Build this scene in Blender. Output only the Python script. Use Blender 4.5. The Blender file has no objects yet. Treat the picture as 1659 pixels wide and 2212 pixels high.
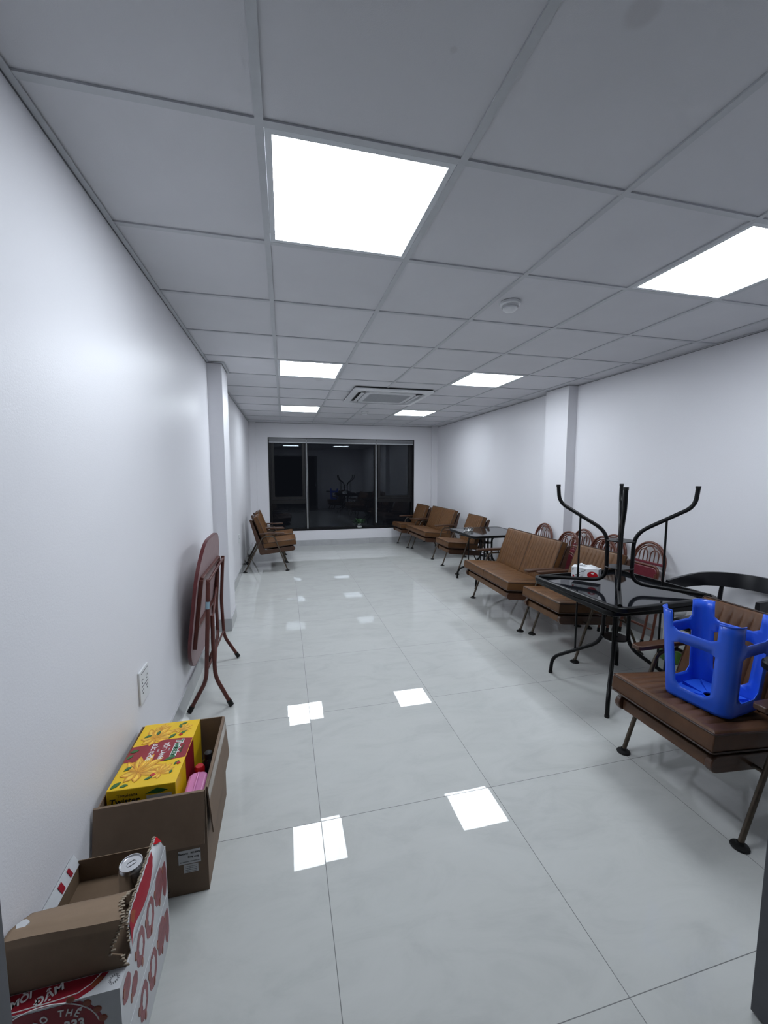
import bpy, bmesh, math, random
from mathutils import Vector, Matrix, Euler
random.seed(7)
PI = math.pi
SC = bpy.context.scene
COL = SC.collection

# ------------------------------------------------------------------ camera
YAW, PITCH, FPX, CAMZ = 0.2404, -0.0965, 877.3, 1.482
cam_d = bpy.data.cameras.new('camera')
cam = bpy.data.objects.new('camera', cam_d)
COL.objects.link(cam)
fw = Vector((math.sin(YAW)*math.cos(PITCH), math.cos(YAW)*math.cos(PITCH), math.sin(PITCH)))
rt = Vector((math.cos(YAW), -math.sin(YAW), 0))
up = rt.cross(fw)
cam.matrix_world = Matrix(((rt.x, up.x, -fw.x, 0), (rt.y, up.y, -fw.y, 0), (rt.z, up.z, -fw.z, CAMZ), (0, 0, 0, 1)))
cam_d.sensor_fit = 'HORIZONTAL'
cam_d.sensor_width = 36
cam_d.lens = FPX/1659*36
cam_d.clip_start = 0.02
SC.camera = cam

# ------------------------------------------------------------------ world, exposure, lamp strength
world = bpy.data.worlds.new('night')
SC.world = world
world.use_nodes = True
world.node_tree.nodes['Background'].inputs[0].default_value = (0.010, 0.011, 0.014, 1)
world.node_tree.nodes['Background'].inputs[1].default_value = 0.6
PANEL_LIGHT = 14.0
PANEL_TINT = (0.86, 0.93, 1.0)
SC.view_settings.view_transform = 'Standard'
SC.view_settings.look = 'None'
SC.view_settings.exposure = 0.80
SC.view_settings.gamma = 1
SC.view_settings.use_curve_mapping = False

# ------------------------------------------------------------------ room measures
XL, XR, YB, YF = -0.640, 3.205, 8.30, -0.13
ZC = 2.447
GX, GY, GP = -0.045, 1.272, 0.61           # ceiling grid origin and pitch
DX0, DX1, DH = -0.455, 1.262, 2.12         # doorway behind the viewer
WX0, WX1, WZ0, WZ1 = -0.292, 2.692, 0.315, 2.170
CLY0, CLY1, CLX = 3.94, 4.31, -0.517       # left pier
CRY0, CRY1, CRX = 3.99, 4.39, 3.088        # right pier

# ------------------------------------------------------------------ materials
def s2l(c):
    c = c/255
    return c/12.92 if c <= .04045 else ((c+.055)/1.055)**2.4

def rgb(r, g, b):
    return (s2l(r), s2l(g), s2l(b), 1)

class NT:
    def __init__(s, name):
        s.m = bpy.data.materials.new(name)
        s.m.use_nodes = True
        s.t = s.m.node_tree
        s.b = s.t.nodes['Principled BSDF']
    def n(s, kind, **kw):
        o = s.t.nodes.new(kind)
        for k, v in kw.items():
            setattr(o, k, v)
        return o
    def l(s, a, b):
        s.t.links.new(a, b)
    def noise(s, scale, detail=3, rough=.55, coord='Object', stretch=None):
        tc = s.n('ShaderNodeTexCoord')
        src = tc.outputs[coord]
        if stretch:
            mp = s.n('ShaderNodeMapping')
            mp.inputs['Scale'].default_value = stretch
            s.l(src, mp.inputs[0])
            src = mp.outputs[0]
        nz = s.n('ShaderNodeTexNoise')
        nz.inputs['Scale'].default_value = scale
        nz.inputs['Detail'].default_value = detail
        nz.inputs['Roughness'].default_value = rough
        s.l(src, nz.inputs['Vector'])
        return nz.outputs['Fac']
    def ramp(s, fac, stops):
        r = s.n('ShaderNodeValToRGB')
        el = r.color_ramp.elements
        while len(el) > 2:
            el.remove(el[-1])
        for i, (p, c) in enumerate(stops):
            e = el[i] if i < 2 else el.new(p)
            e.position = p
            e.color = c
        s.l(fac, r.inputs[0])
        return r.outputs[0]
    def bump(s, h, strength, dist=.002):
        b = s.n('ShaderNodeBump')
        b.inputs['Strength'].default_value = strength
        b.inputs['Distance'].default_value = dist
        s.l(h, b.inputs['Height'])
        s.l(b.outputs[0], s.b.inputs['Normal'])
        return b

def simple(name, col, rough=.5, metal=0, var=.12, nscale=30, bump=0, bscale=200, spec=.5, coat=0):
    """a plain material with a little mottling"""
    k = NT(name)
    c0 = tuple(min(1, x*(1-var)) for x in col[:3])+(1,)
    c1 = tuple(min(1, x*(1+var)) for x in col[:3])+(1,)
    k.l(k.ramp(k.noise(nscale), [(.3, c0), (.7, c1)]), k.b.inputs['Base Color'])
    k.b.inputs['Roughness'].default_value = rough
    k.b.inputs['Metallic'].default_value = metal
    k.b.inputs['Specular IOR Level'].default_value = spec
    k.b.inputs['Coat Weight'].default_value = coat
    if bump:
        k.bump(k.noise(bscale), bump)
    return k.m

M = {}
def wall_mat(name, col, rough):
    k = NT(name)
    k.b.inputs['Base Color'].default_value = col
    k.b.inputs['Roughness'].default_value = rough
    k.b.inputs['Specular IOR Level'].default_value = .17
    k.bump(k.noise(150, 4, .7), .42, .0014)
    return k.m
M['wall'] = wall_mat('white_wall_paint', (.70, .695, .725, 1), .36)
M['wall_far'] = M['wall']

def floor_mat():
    k = NT('glossy_white_floor_tile')
    tc = k.n('ShaderNodeTexCoord')
    sep = k.n('ShaderNodeSeparateXYZ')
    k.l(tc.outputs['Object'], sep.inputs[0])
    cells, lines = [], []
    for ax, off in ((0, .1201), (1, 1.6167)):
        a = k.n('ShaderNodeMath', operation='SUBTRACT'); k.l(sep.outputs[ax], a.inputs[0]); a.inputs[1].default_value = off
        d = k.n('ShaderNodeMath', operation='DIVIDE'); k.l(a.outputs[0], d.inputs[0]); d.inputs[1].default_value = .798
        f = k.n('ShaderNodeMath', operation='FLOOR'); k.l(d.outputs[0], f.inputs[0])
        cells.append(f.outputs[0])
        g = k.n('ShaderNodeMath', operation='SUBTRACT'); k.l(d.outputs[0], g.inputs[0]); k.l(f.outputs[0], g.inputs[1])
        h = k.n('ShaderNodeMath', operation='SUBTRACT'); k.l(g.outputs[0], h.inputs[0]); h.inputs[1].default_value = .5
        ab = k.n('ShaderNodeMath', operation='ABSOLUTE'); k.l(h.outputs[0], ab.inputs[0])
        gt = k.n('ShaderNodeMath', operation='GREATER_THAN'); k.l(ab.outputs[0], gt.inputs[0]); gt.inputs[1].default_value = .5-.0015
        lines.append(gt.outputs[0])
    mx = k.n('ShaderNodeMath', operation='MAXIMUM'); k.l(lines[0], mx.inputs[0]); k.l(lines[1], mx.inputs[1])
    cv = k.n('ShaderNodeCombineXYZ'); k.l(cells[0], cv.inputs[0]); k.l(cells[1], cv.inputs[1])
    wn = k.n('ShaderNodeTexWhiteNoise'); wn.noise_dimensions = '3D'; k.l(cv.outputs[0], wn.inputs['Vector'])
    # veining: noise pushed around by the tile's own random offset
    off = k.n('ShaderNodeVectorMath', operation='SCALE'); k.l(wn.outputs['Color'], off.inputs[0]); off.inputs['Scale'].default_value = 9
    ad = k.n('ShaderNodeVectorMath', operation='ADD'); k.l(tc.outputs['Object'], ad.inputs[0]); k.l(off.outputs[0], ad.inputs[1])
    mp = k.n('ShaderNodeMapping'); mp.inputs['Scale'].default_value = (1, 2.2, 1); mp.inputs['Rotation'].default_value = (0, 0, .5); k.l(ad.outputs[0], mp.inputs[0])
    nz = k.n('ShaderNodeTexNoise'); nz.inputs['Scale'].default_value = 3.2; nz.inputs['Detail'].default_value = 9; nz.inputs['Roughness'].default_value = .68
    nz.inputs['Distortion'].default_value = .8
    k.l(mp.outputs[0], nz.inputs['Vector'])
    c = k.ramp(nz.outputs['Fac'], [(.30, (.425, .432, .420, 1)), (.5, (.470, .477, .463, 1)), (.74, (.495, .502, .488, 1))])
    mix = k.n('ShaderNodeMix', data_type='RGBA')
    k.l(mx.outputs[0], mix.inputs['Factor']); k.l(c, mix.inputs['A']); mix.inputs['B'].default_value = (.13, .13, .13, 1)
    k.l(mix.outputs['Result'], k.b.inputs['Base Color'])
    rr = k.n('ShaderNodeMath', operation='MULTIPLY_ADD'); k.l(mx.outputs[0], rr.inputs[0]); rr.inputs[1].default_value = .4; rr.inputs[2].default_value = .010
    k.l(rr.outputs[0], k.b.inputs['Roughness'])
    k.b.inputs['IOR'].default_value = 1.36
    # each tile lies a hair out of level, so reflections break at the joints
    sub = k.n('ShaderNodeVectorMath', operation='SUBTRACT'); k.l(wn.outputs['Color'], sub.inputs[0]); sub.inputs[1].default_value = (.5, .5, .5)
    sc = k.n('ShaderNodeVectorMath', operation='MULTIPLY'); k.l(sub.outputs[0], sc.inputs[0]); sc.inputs[1].default_value = (.009, .009, 0)
    bp = k.n('ShaderNodeBump'); bp.inputs['Strength'].default_value = .03; bp.inputs['Distance'].default_value = .003
    n2 = k.n('ShaderNodeTexNoise'); n2.inputs['Scale'].default_value = 5; n2.inputs['Detail'].default_value = 2; k.l(tc.outputs['Object'], n2.inputs['Vector'])
    k.l(n2.outputs['Fac'], bp.inputs['Height'])
    aa = k.n('ShaderNodeVectorMath', operation='ADD'); k.l(bp.outputs[0], aa.inputs[0]); k.l(sc.outputs[0], aa.inputs[1])
    nn = k.n('ShaderNodeVectorMath', operation='NORMALIZE'); k.l(aa.outputs[0], nn.inputs[0])
    k.l(nn.outputs[0], k.b.inputs['Normal'])
    return k.m
M['floor'] = floor_mat()
M['skirting'] = simple('grey_skirting_tile', (.40, .405, .415), .12, var=.06, nscale=9)

def ceiling_mat():
    k = NT('white_ceiling_board')
    base = k.ramp(k.noise(2.5, 5), [(.3, (.60, .60, .63, 1)), (.7, (.64, .64, .67, 1))])
    tc = k.n('ShaderNodeTexCoord')
    cur = base
    # two old water marks on the boards
    for (x, y, r, a) in ((.760, .800, .045, .20), (.403, .968, .011, .14), (.387, 4.45, .05, .14)):
        vm = k.n('ShaderNodeVectorMath', operation='DISTANCE'); k.l(tc.outputs['Object'], vm.inputs[0]); vm.inputs[1].default_value = (x, y, ZC+.0068)
        nz = k.n('ShaderNodeMapRange'); nz.interpolation_type = 'SMOOTHSTEP'
        nz.inputs['From Min'].default_value = r*.5; nz.inputs['From Max'].default_value = r
        nz.inputs['To Min'].default_value = a; nz.inputs['To Max'].default_value = 0
        k.l(vm.outputs['Value'], nz.inputs['Value'])
        mix = k.n('ShaderNodeMix', data_type='RGBA'); k.l(nz.outputs[0], mix.inputs['Factor']); k.l(cur, mix.inputs['A']); mix.inputs['B'].default_value = (.25, .22, .22, 1)
        cur = mix.outputs['Result']
    k.l(cur, k.b.inputs['Base Color'])
    k.b.inputs['Roughness'].default_value = .8
    k.bump(k.noise(350, 3), .25, .001)
    return k.m
M['ceiling'] = ceiling_mat()
M['tbar'] = simple('ceiling_grid_paint', (.50, .515, .54), .45, var=.03)
M['gap'] = simple('shadow_gap_steel', (.10, .10, .11), .6)
M['frame_white'] = simple('white_panel_frame', (.62, .64, .67), .4, var=.02)
M['plastic_white'] = simple('white_plastic', (.66, .67, .69), .35, var=.03)
M['plastic_grey'] = simple('pale_grey_grille', (.38, .39, .41), .5, var=.05)
M['vent_dark'] = simple('dark_vent', (.012, .013, .016), .6)

def emit_mat():
    k = NT('lit_diffuser')
    k.b.inputs['Base Color'].default_value = (.8, .8, .8, 1)
    k.b.inputs['Emission Color'].default_value = PANEL_TINT+(1,)
    k.b.inputs['Emission Strength'].default_value = PANEL_LIGHT
    k.b.inputs['Roughness'].default_value = .4
    return k.m
M['lamp'] = emit_mat()

def leather_mat(name, c0, c1, rough=.42):
    k = NT(name)
    a = k.noise(14, 5, .6)
    k.l(k.ramp(a, [(.25, c0), (.75, c1)]), k.b.inputs['Base Color'])
    k.b.inputs['Roughness'].default_value = rough
    k.b.inputs['Specular IOR Level'].default_value = .3
    k.bump(k.noise(420, 3), .35, .0008)
    return k.m
M['leather'] = leather_mat('tan_leatherette', (.088, .039, .014, 1), (.135, .064, .025, 1))
M['leather_brown'] = leather_mat('brown_leatherette', (.066, .029, .014, 1), (.098, .045, .022, 1))
M['piping'] = simple('dark_piping', (.030, .013, .007), .45)

def wood_mat(name, c0, c1, rough=.35, stretch=(3, 30, 30)):
    k = NT(name)
    a = k.noise(3.0, 6, .65, stretch=stretch)
    k.l(k.ramp(a, [(.3, c0), (.7, c1)]), k.b.inputs['Base Color'])
    k.b.inputs['Roughness'].default_value = rough
    k.bump(a, .15, .001)
    return k.m
M['wood'] = wood_mat('walnut_stained_wood', (.040, .017, .009, 1), (.075, .033, .017, 1))
M['bronze'] = simple('bronze_tube', (.10, .080, .062), .38, metal=.75, var=.15)
M['rubber'] = simple('black_rubber', (.006, .006, .006), .5, spec=.3)
M['black_metal'] = simple('black_powder_coat', (.004, .004, .0045), .36, var=.1, spec=.2)
def black_glass():
    k = NT('dark_table_glass')
    k.l(k.ramp(k.noise(60), [(.3, (.006, .0065, .009, 1)), (.7, (.009, .010, .013, 1))]), k.b.inputs['Base Color'])
    k.b.inputs['Roughness'].default_value = .07
    k.b.inputs['IOR'].default_value = 1.50
    return k.m
M['table_glass'] = black_glass()
M['black_wood'] = simple('black_lacquered_wood', (.004, .004, .006), .32, var=.1, spec=.3)
M['blue'] = simple('cobalt_blue_plastic', (.019, .098, .64), .30, var=.05, nscale=8)
M['maroon_steel'] = simple('maroon_painted_steel', (.080, .022, .017), .35, var=.12, spec=.35)
M['maroon_edge'] = simple('dark_red_edge_band', (.085, .012, .014), .35)
M['mauve_board'] = wood_mat('mauve_laminate_underside', (.22, .150, .155, 1), (.30, .205, .21, 1), .5, (30, 30, 3))
M['red_vinyl'] = simple('dark_red_vinyl', (.125, .016, .026), .38, var=.1)
M['rattan'] = simple('red_brown_rattan', (.105, .030, .017), .38, var=.2, nscale=60)
M['sticker_blue'] = simple('pale_blue_sticker', (.22, .33, .40), .4)

def card_mat(name, c0, c1):
    k = NT(name)
    a = k.noise(7, 5, .6)
    k.l(k.ramp(a, [(.3, c0), (.7, c1)]), k.b.inputs['Base Color'])
    k.b.inputs['Roughness'].default_value = .75
    k.bump(k.noise(90, 2, stretch=(1, 1, .2)), .15, .001)
    return k.m
M['card'] = card_mat('brown_cardboard', (.150, .100, .066, 1), (.185, .126, .084, 1))
M['card_in'] = card_mat('brown_cardboard_inside', (.125, .080, .047, 1), (.165, .108, .066, 1))
M['card_curl'] = card_mat('brown_cardboard_lid_inside', (.185, .125, .078, 1), (.240, .165, .108, 1))
M['card_pale'] = card_mat('pale_torn_cardboard', (.27, .22, .16, 1), (.34, .28, .21, 1))
M['tape'] = simple('clear_tape_over_card', (.25, .20, .155), .18, var=.1)
M['label_white'] = simple('white_paper', (.55, .56, .58), .5, var=.03)
M['ink'] = simple('black_ink', (.012, .012, .014), .5)
M['ink_grey'] = simple('grey_ink', (.10, .10, .11), .5)
M['yellow'] = simple('yellow_print', (.72, .46, .010), .35, var=.06, nscale=6)
M['petal'] = simple('petal_print', (.62, .31, .018), .4, var=.22, nscale=40)
M['petal_light'] = simple('light_petal_print', (.78, .50, .06), .4, var=.18, nscale=40)
M['petal_line'] = simple('orange_line_print', (.42, .12, .012), .4)
M['leaf_print'] = simple('green_leaf_print', (.025, .11, .025), .4)
M['red_print'] = simple('crimson_print', (.24, .009, .020), .35, var=.08)
M['muted_red'] = simple('faded_red_print', (.22, .045, .055), .4, var=.35, nscale=70)
M['orange_print'] = simple('orange_print', (.24, .055, .025), .35, var=.2)
M['pale_print'] = simple('white_coated_card', (.50, .51, .53), .32, var=.04)
M['text_white'] = simple('white_print', (.72, .72, .72), .4, var=.02)
M['text_green'] = simple('green_print', (.01, .13, .05), .4)
M['pink'] = simple('pink_plastic', (.52, .17, .36), .3, var=.04)
M['red_cap'] = simple('red_plastic', (.42, .008, .015), .25)
M['dark_bottle'] = simple('dark_bottle', (.012, .012, .014), .12)
M['aluminium'] = simple('brushed_aluminium', (.62, .63, .65), .24, metal=1, var=.03)
M['green'] = simple('green_plastic', (.10, .27, .03), .25, var=.05)
M['leaf'] = simple('green_leaf', (.020, .060, .020), .4, var=.35, nscale=50)
M['tissue_white'] = simple('white_film', (.74, .75, .77), .28, var=.03)
M['window_metal'] = simple('dark_anodised_aluminium', (.0055, .0055, .0065), .42, var=.1, spec=.3)
M['blind'] = simple('grey_blind_cassette', (.16, .165, .18), .4, var=.05)
M['blind_light'] = simple('light_blind_rail', (.45, .46, .48), .4)
M['door_metal'] = simple('dark_grey_door_metal', (.050, .052, .062), .45, var=.08)
M['switch'] = simple('outlet_plastic', (.64, .65, .66), .3, var=.02)

def thin_glass(name, tint, refl):
    k = NT(name)
    t = k.t
    t.nodes.remove(k.b)
    out = [n for n in t.nodes if n.type == 'OUTPUT_MATERIAL'][0]
    tr = k.n('ShaderNodeBsdfTransparent'); tr.inputs[0].default_value = tint
    gl = k.n('ShaderNodeBsdfGlossy'); gl.inputs['Roughness'].default_value = 0; gl.inputs['Color'].default_value = (.9, .95, 1, 1)
    fr = k.n('ShaderNodeFresnel'); fr.inputs['IOR'].default_value = refl
    mx = k.n('ShaderNodeMixShader')
    k.l(fr.outputs[0], mx.inputs[0]); k.l(tr.outputs[0], mx.inputs[1]); k.l(gl.outputs[0], mx.inputs[2])
    k.l(mx.outputs[0], out.inputs['Surface'])
    return k.m
M['pane'] = thin_glass('window_glass', (.55, .57, .60, 1), 1.46)
M['door_glass'] = thin_glass('door_glass', (.6, .62, .64, 1), 1.45)
def clear_glass():
    k = NT('clear_glass')
    k.b.inputs['Base Color'].default_value = (.93, .96, .95, 1)
    k.b.inputs['Roughness'].default_value = .03
    k.b.inputs['Transmission Weight'].default_value = 1
    k.b.inputs['IOR'].default_value = 1.48
    return k.m
M['glass'] = clear_glass()

# ------------------------------------------------------------------ mesh helpers
def new_bm():
    return bmesh.new()

def obj(name, bm, mat, parent=None, smooth=None, bevel=0, seg=2):
    me = bpy.data.meshes.new(name)
    bmesh.ops.recalc_face_normals(bm, faces=bm.faces)
    bm.to_mesh(me)
    bm.free()
    o = bpy.data.objects.new(name, me)
    COL.objects.link(o)
    for m in (mat if isinstance(mat, (list, tuple)) else [mat]):
        me.materials.append(m)
    if smooth is not None:
        me.shade_smooth()
        me.set_sharp_from_angle(angle=math.radians(smooth))
    if bevel:
        b = o.modifiers.new('bevel', 'BEVEL')
        b.width = bevel
        b.segments = seg
        b.limit_method = 'ANGLE'
        b.angle_limit = math.radians(40)
        b.harden_normals = False
        if smooth is None:
            me.shade_smooth()
            me.set_sharp_from_angle(angle=math.radians(50))
    if parent:
        o.parent = parent
    return o

def bx(bm, x0, x1, y0, y1, z0, z1, mat=None, mi=0):
    P = [(x0, y0, z0), (x1, y0, z0), (x1, y1, z0), (x0, y1, z0), (x0, y0, z1), (x1, y0, z1), (x1, y1, z1), (x0, y1, z1)]
    vs = [bm.verts.new(mat @ Vector(p) if mat else p) for p in P]
    for f in ((0, 3, 2, 1), (4, 5, 6, 7), (0, 1, 5, 4), (1, 2, 6, 5), (2, 3, 7, 6), (3, 0, 4, 7)):
        bm.faces.new([vs[i] for i in f]).material_index = mi
    return vs

def prism(bm, pts, a0, a1, axis='y', mat=None):
    """extrude a 2D outline; axis y: pts are (x,z); axis z: (x,y); axis x: (y,z)"""
    def P(p, a):
        v = {'y': (p[0], a, p[1]), 'z': (p[0], p[1], a), 'x': (a, p[0], p[1])}[axis]
        return mat @ Vector(v) if mat else Vector(v)
    A = [bm.verts.new(P(p, a0)) for p in pts]
    B = [bm.verts.new(P(p, a1)) for p in pts]
    n = len(pts)
    bm.faces.new(A[::-1])
    bm.faces.new(B)
    for i in range(n):
        bm.faces.new((A[i], A[(i+1) % n], B[(i+1) % n], B[i]))

def round_path(pts, r, n=5):
    """replace the inner corners of a polyline by arcs"""
    P = [Vector(p) for p in pts]
    out = [P[0]]
    for i in range(1, len(P)-1):
        a, b, c = P[i-1], P[i], P[i+1]
        d1, d2 = (a-b), (c-b)
        t = min(r, d1.length*.49, d2.length*.49)
        p0, p2 = b+d1.normalized()*t, b+d2.normalized()*t
        for k in range(n+1):
            s = k/n
            out.append((1-s)**2*p0+2*s*(1-s)*b+s*s*p2)
    out.append(P[-1])
    return out

def tube(bm, pts, r, n=10, closed=False, cap=True, mi=0, rs=None):
    P = [Vector(p) for p in pts]
    N = len(P)
    rings = []
    prev = None
    for i, p in enumerate(P):
        if closed:
            t = (P[(i+1) % N]-P[i-1]).normalized()
        else:
            t = ((P[i+1]-p) if i == 0 else (p-P[i-1]) if i == N-1 else (P[i+1]-P[i-1])).normalized()
        if prev is None:
            a = Vector((0, 0, 1)) if abs(t.z) < .9 else Vector((1, 0, 0))
            u = t.cross(a).normalized()
        else:
            u = (prev-t*prev.dot(t)).normalized()
        v = t.cross(u)
        prev = u
        rr = rs[i] if rs else r
        rings.append([bm.verts.new(p+(u*math.cos(2*PI*k/n)+v*math.sin(2*PI*k/n))*rr) for k in range(n)])
    m = N if closed else N-1
    for i in range(m):
        a, b = rings[i], rings[(i+1) % N]
        for k in range(n):
            bm.faces.new((a[k], a[(k+1) % n], b[(k+1) % n], b[k])).material_index = mi
    if cap and not closed:
        bm.faces.new(rings[0][::-1]).material_index = mi
        bm.faces.new(rings[-1]).material_index = mi

def lathe(bm, prof, cx=0, cy=0, n=28, mat=None, mi=0):
    rings = []
    for (r, z) in prof:
        if r < 1e-6:
            p = Vector((cx, cy, z))
            rings.append([bm.verts.new(mat @ p if mat else p)])
        else:
            ring = []
            for k in range(n):
                p = Vector((cx+r*math.cos(2*PI*k/n), cy+r*math.sin(2*PI*k/n), z))
                ring.append(bm.verts.new(mat @ p if mat else p))
            rings.append(ring)
    for a, b in zip(rings, rings[1:]):
        for k in range(n):
            k2 = (k+1) % n
            if len(a) == 1 and len(b) == 1:
                continue
            if len(a) == 1:
                f = bm.faces.new((a[0], b[k2], b[k]))
            elif len(b) == 1:
                f = bm.faces.new((a[k], a[k2], b[0]))
            else:
                f = bm.faces.new((a[k], a[k2], b[k2], b[k]))
            f.material_index = mi
    if len(rings[0]) > 1:
        bm.faces.new(rings[0][::-1]).material_index = mi
    if len(rings[-1]) > 1:
        bm.faces.new(rings[-1]).material_index = mi

def rrect(w, h, r, n=6, cx=0, cy=0):
    out = []
    for i, (sx, sy) in enumerate(((1, 1), (-1, 1), (-1, -1), (1, -1))):
        for k in range(n+1):
            a = PI/2*i+PI/2*k/n
            out.append((cx+sx*(w/2-r)+r*math.cos(a), cy+sy*(h/2-r)+r*math.sin(a)))
    return out

def tag(o, label=None, cat=None, group=None, kind=None):
    if label: o['label'] = label
    if cat: o['category'] = cat
    if group: o['group'] = group
    if kind: o['kind'] = kind
    return o

def thing(name, label, cat, loc=(0, 0, 0), rz=0, group=None):
    o = bpy.data.objects.new(name, None)
    o.empty_display_size = .1
    COL.objects.link(o)
    o.location = loc
    o.rotation_euler = (0, 0, rz)
    return tag(o, label, cat, group)

def struct(name, bm, mat, parent=None, **kw):
    o = obj(name, bm, mat, parent, **kw)
    if not parent:
        o['kind'] = 'structure'
    return o

def dup(root, loc, rz, label, rot=None):
    def cp(o, par):
        c = o.copy()
        COL.objects.link(c)
        c.parent = par
        for ch in o.children:
            cp(ch, c)
        return c
    r = cp(root, None)
    r.location = loc
    r.rotation_euler = rot if rot else (0, 0, rz)
    r['label'] = label
    return r

def text_obj(name, s, size, mat, matrix, parent=None, extrude=.0003, align='CENTER', bold=0, sx=1.0, shear=0, space=1.0):
    cu = bpy.data.curves.new(name, 'FONT')
    cu.body = s
    cu.size = size
    cu.extrude = extrude
    cu.align_x = align
    cu.align_y = 'CENTER'
    cu.offset = bold
    cu.shear = shear
    cu.space_character = space
    cu.resolution_u = 3
    t = bpy.data.objects.new(name, cu)
    me = bpy.data.meshes.new_from_object(t)
    bpy.data.objects.remove(t)
    bpy.data.curves.remove(cu)
    me.transform(matrix @ Matrix.Diagonal((sx, 1, 1, 1)))
    me.name = name
    me.materials.clear()
    me.materials.append(mat)
    o = bpy.data.objects.new(name, me)
    COL.objects.link(o)
    if parent: o.parent = parent
    return o

def basis(origin, xdir, ydir):
    x = Vector(xdir).normalized()
    y = Vector(ydir).normalized()
    z = x.cross(y).normalized()
    y = z.cross(x)
    return Matrix(((x.x, y.x, z.x, origin[0]), (x.y, y.y, z.y, origin[1]), (x.z, y.z, z.z, origin[2]), (0, 0, 0, 1)))

# ================================================================== ROOM SHELL
bm = new_bm()
bx(bm, XL-.15, XR+.15, YF-1.6, YB+.20, -.12, 0)
struct('floor', bm, M['floor'])

bm = new_bm()
bx(bm, XL-.15, XL, YF-.12, YB+.25, 0, ZC+.3)
bx(bm, XL-.02, CLX, CLY0, CLY1, 0, ZC+.02)
bx(bm, XL-.02, XL+.13, YB-.05, YB+.01, 0, ZC+.02)
struct('wall_left', bm, M['wall'])
bm = new_bm()
bx(bm, XR, XR+.15, YF-.12, YB+.25, 0, ZC+.3)
bx(bm, CRX, XR+.02, CRY0, CRY1, 0, ZC+.02)
bx(bm, XR-.13, XR+.02, YB-.05, YB+.01, 0, ZC+.02)
struct('wall_right', bm, M['wall'])
bm = new_bm()
bx(bm, XL, WX0, YB, YB+.20, 0, ZC+.3)
bx(bm, WX1, XR, YB, YB+.20, 0, ZC+.3)
bx(bm, WX0, WX1, YB, YB+.20, 0, WZ0)
bx(bm, WX0, WX1, YB, YB+.20, WZ1, ZC+.3)
struct('wall_back', bm, M['wall_far'])
bm = new_bm()
bx(bm, XL, DX0, YF-.12, YF, 0, ZC+.3)
bx(bm, DX1, XR, YF-.12, YF, 0, ZC+.3)
bx(bm, DX0, DX1, YF-.12, YF, DH, ZC+.3)
struct('wall_front', bm, M['wall'])

# skirting tiles
bh, bt = .118, .010
bm = new_bm()
for (a, b) in ((YF, CLY0), (CLY1, YB)):
    bx(bm, XL, XL+bt, a, b, 0, bh)
bx(bm, XL, CLX+bt, CLY0-bt, CLY0, 0, bh)
bx(bm, CLX, CLX+bt, CLY0, CLY1, 0, bh)
bx(bm, XL, CLX+bt, CLY1, CLY1+bt, 0, bh)
struct('baseboard_left', bm, M['skirting'])
bm = new_bm()
for (a, b) in ((YF, CRY0), (CRY1, YB)):
    bx(bm, XR-bt, XR, a, b, 0, bh)
bx(bm, CRX-bt, XR, CRY0-bt, CRY0, 0, bh)
bx(bm, CRX-bt, CRX, CRY0, CRY1, 0, bh)
bx(bm, CRX-bt, XR, CRY1, CRY1+bt, 0, bh)
struct('baseboard_right', bm, M['skirting'])
bm = new_bm()
xs = [XL+.14]+[.12+.798*k for k in range(0, 4)]+[XR-.14]
for a, b in zip(xs, xs[1:]):
    bx(bm, a+.001, b-.001, YB-bt, YB, 0, bh)
struct('baseboard_back', bm, M['skirting'])

# ceiling: boards with openings for the lamps and the air conditioner, grid of T bars
def cell(i, j):
    return GX+GP*i, GX+GP*(i+1), GY+GP*j, GY+GP*(j+1)
LAMPS = [(0, 0), (3, 0), (0, 4), (3, 4), (0, 8), (3, 8)]
bm = new_bm()
for i in range(-1, 6):
    for j in range(-3, 12):
        if (i, j) in LAMPS:
            continue
        x0, x1, y0, y1 = cell(i, j)
        x0, x1, y0, y1 = max(x0, XL), min(x1, XR), max(y0, YF), min(y1, YB)
        if x1-x0 < .01 or y1-y0 < .01:
            continue
        bx(bm, x0+.003, x1-.003, y0+.003, y1-.003, ZC+.0068, ZC+.018)
struct('ceiling', bm, M['ceiling'])
bm = new_bm()
bx(bm, XL-.1, XR+.1, YF-.1, YB+.1, ZC+.12, ZC+.16)
struct('trim_1', bm, M['gap'])
bm = new_bm()
hw = .012
for i in range(0, 6):
    x = GX+GP*i
    bx(bm, x-hw, x+hw, YF, YB, ZC, ZC+.006)
    bx(bm, x-.002, x+.002, YF, YB, ZC+.0055, ZC+.04)
for j in range(-2, 12):
    y = GY+GP*j
    bx(bm, XL, XR, y-hw, y+hw, ZC+.0005, ZC+.0065)
    bx(bm, XL, XR, y-.002, y+.002, ZC+.006, ZC+.04)
struct('trim_2', bm, M['tbar'])
bm = new_bm()
aw = .022
def angle_run(pts):
    for (x0, x1, y0, y1) in pts:
        bx(bm, x0, x1, y0, y1, ZC-.0015, ZC+.002)
angle_run([(XL, XL+aw, YF, CLY0), (XL, CLX+aw, CLY0-aw, CLY0), (CLX, CLX+aw, CLY0, CLY1), (XL, CLX+aw, CLY1, CLY1+aw), (XL, XL+aw, CLY1, YB),
           (XL, XR, YB-aw, YB),
           (XR-.008, XR, YF, CRY0), (CRX-.008, XR, CRY0-.008, CRY0), (CRX-.008, CRX, CRY0, CRY1), (CRX-.008, XR, CRY1, CRY1+.008), (XR-.008, XR, CRY1, YB)])
struct('trim_3', bm, M['tbar'])
bm = new_bm()
g = .003
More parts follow.
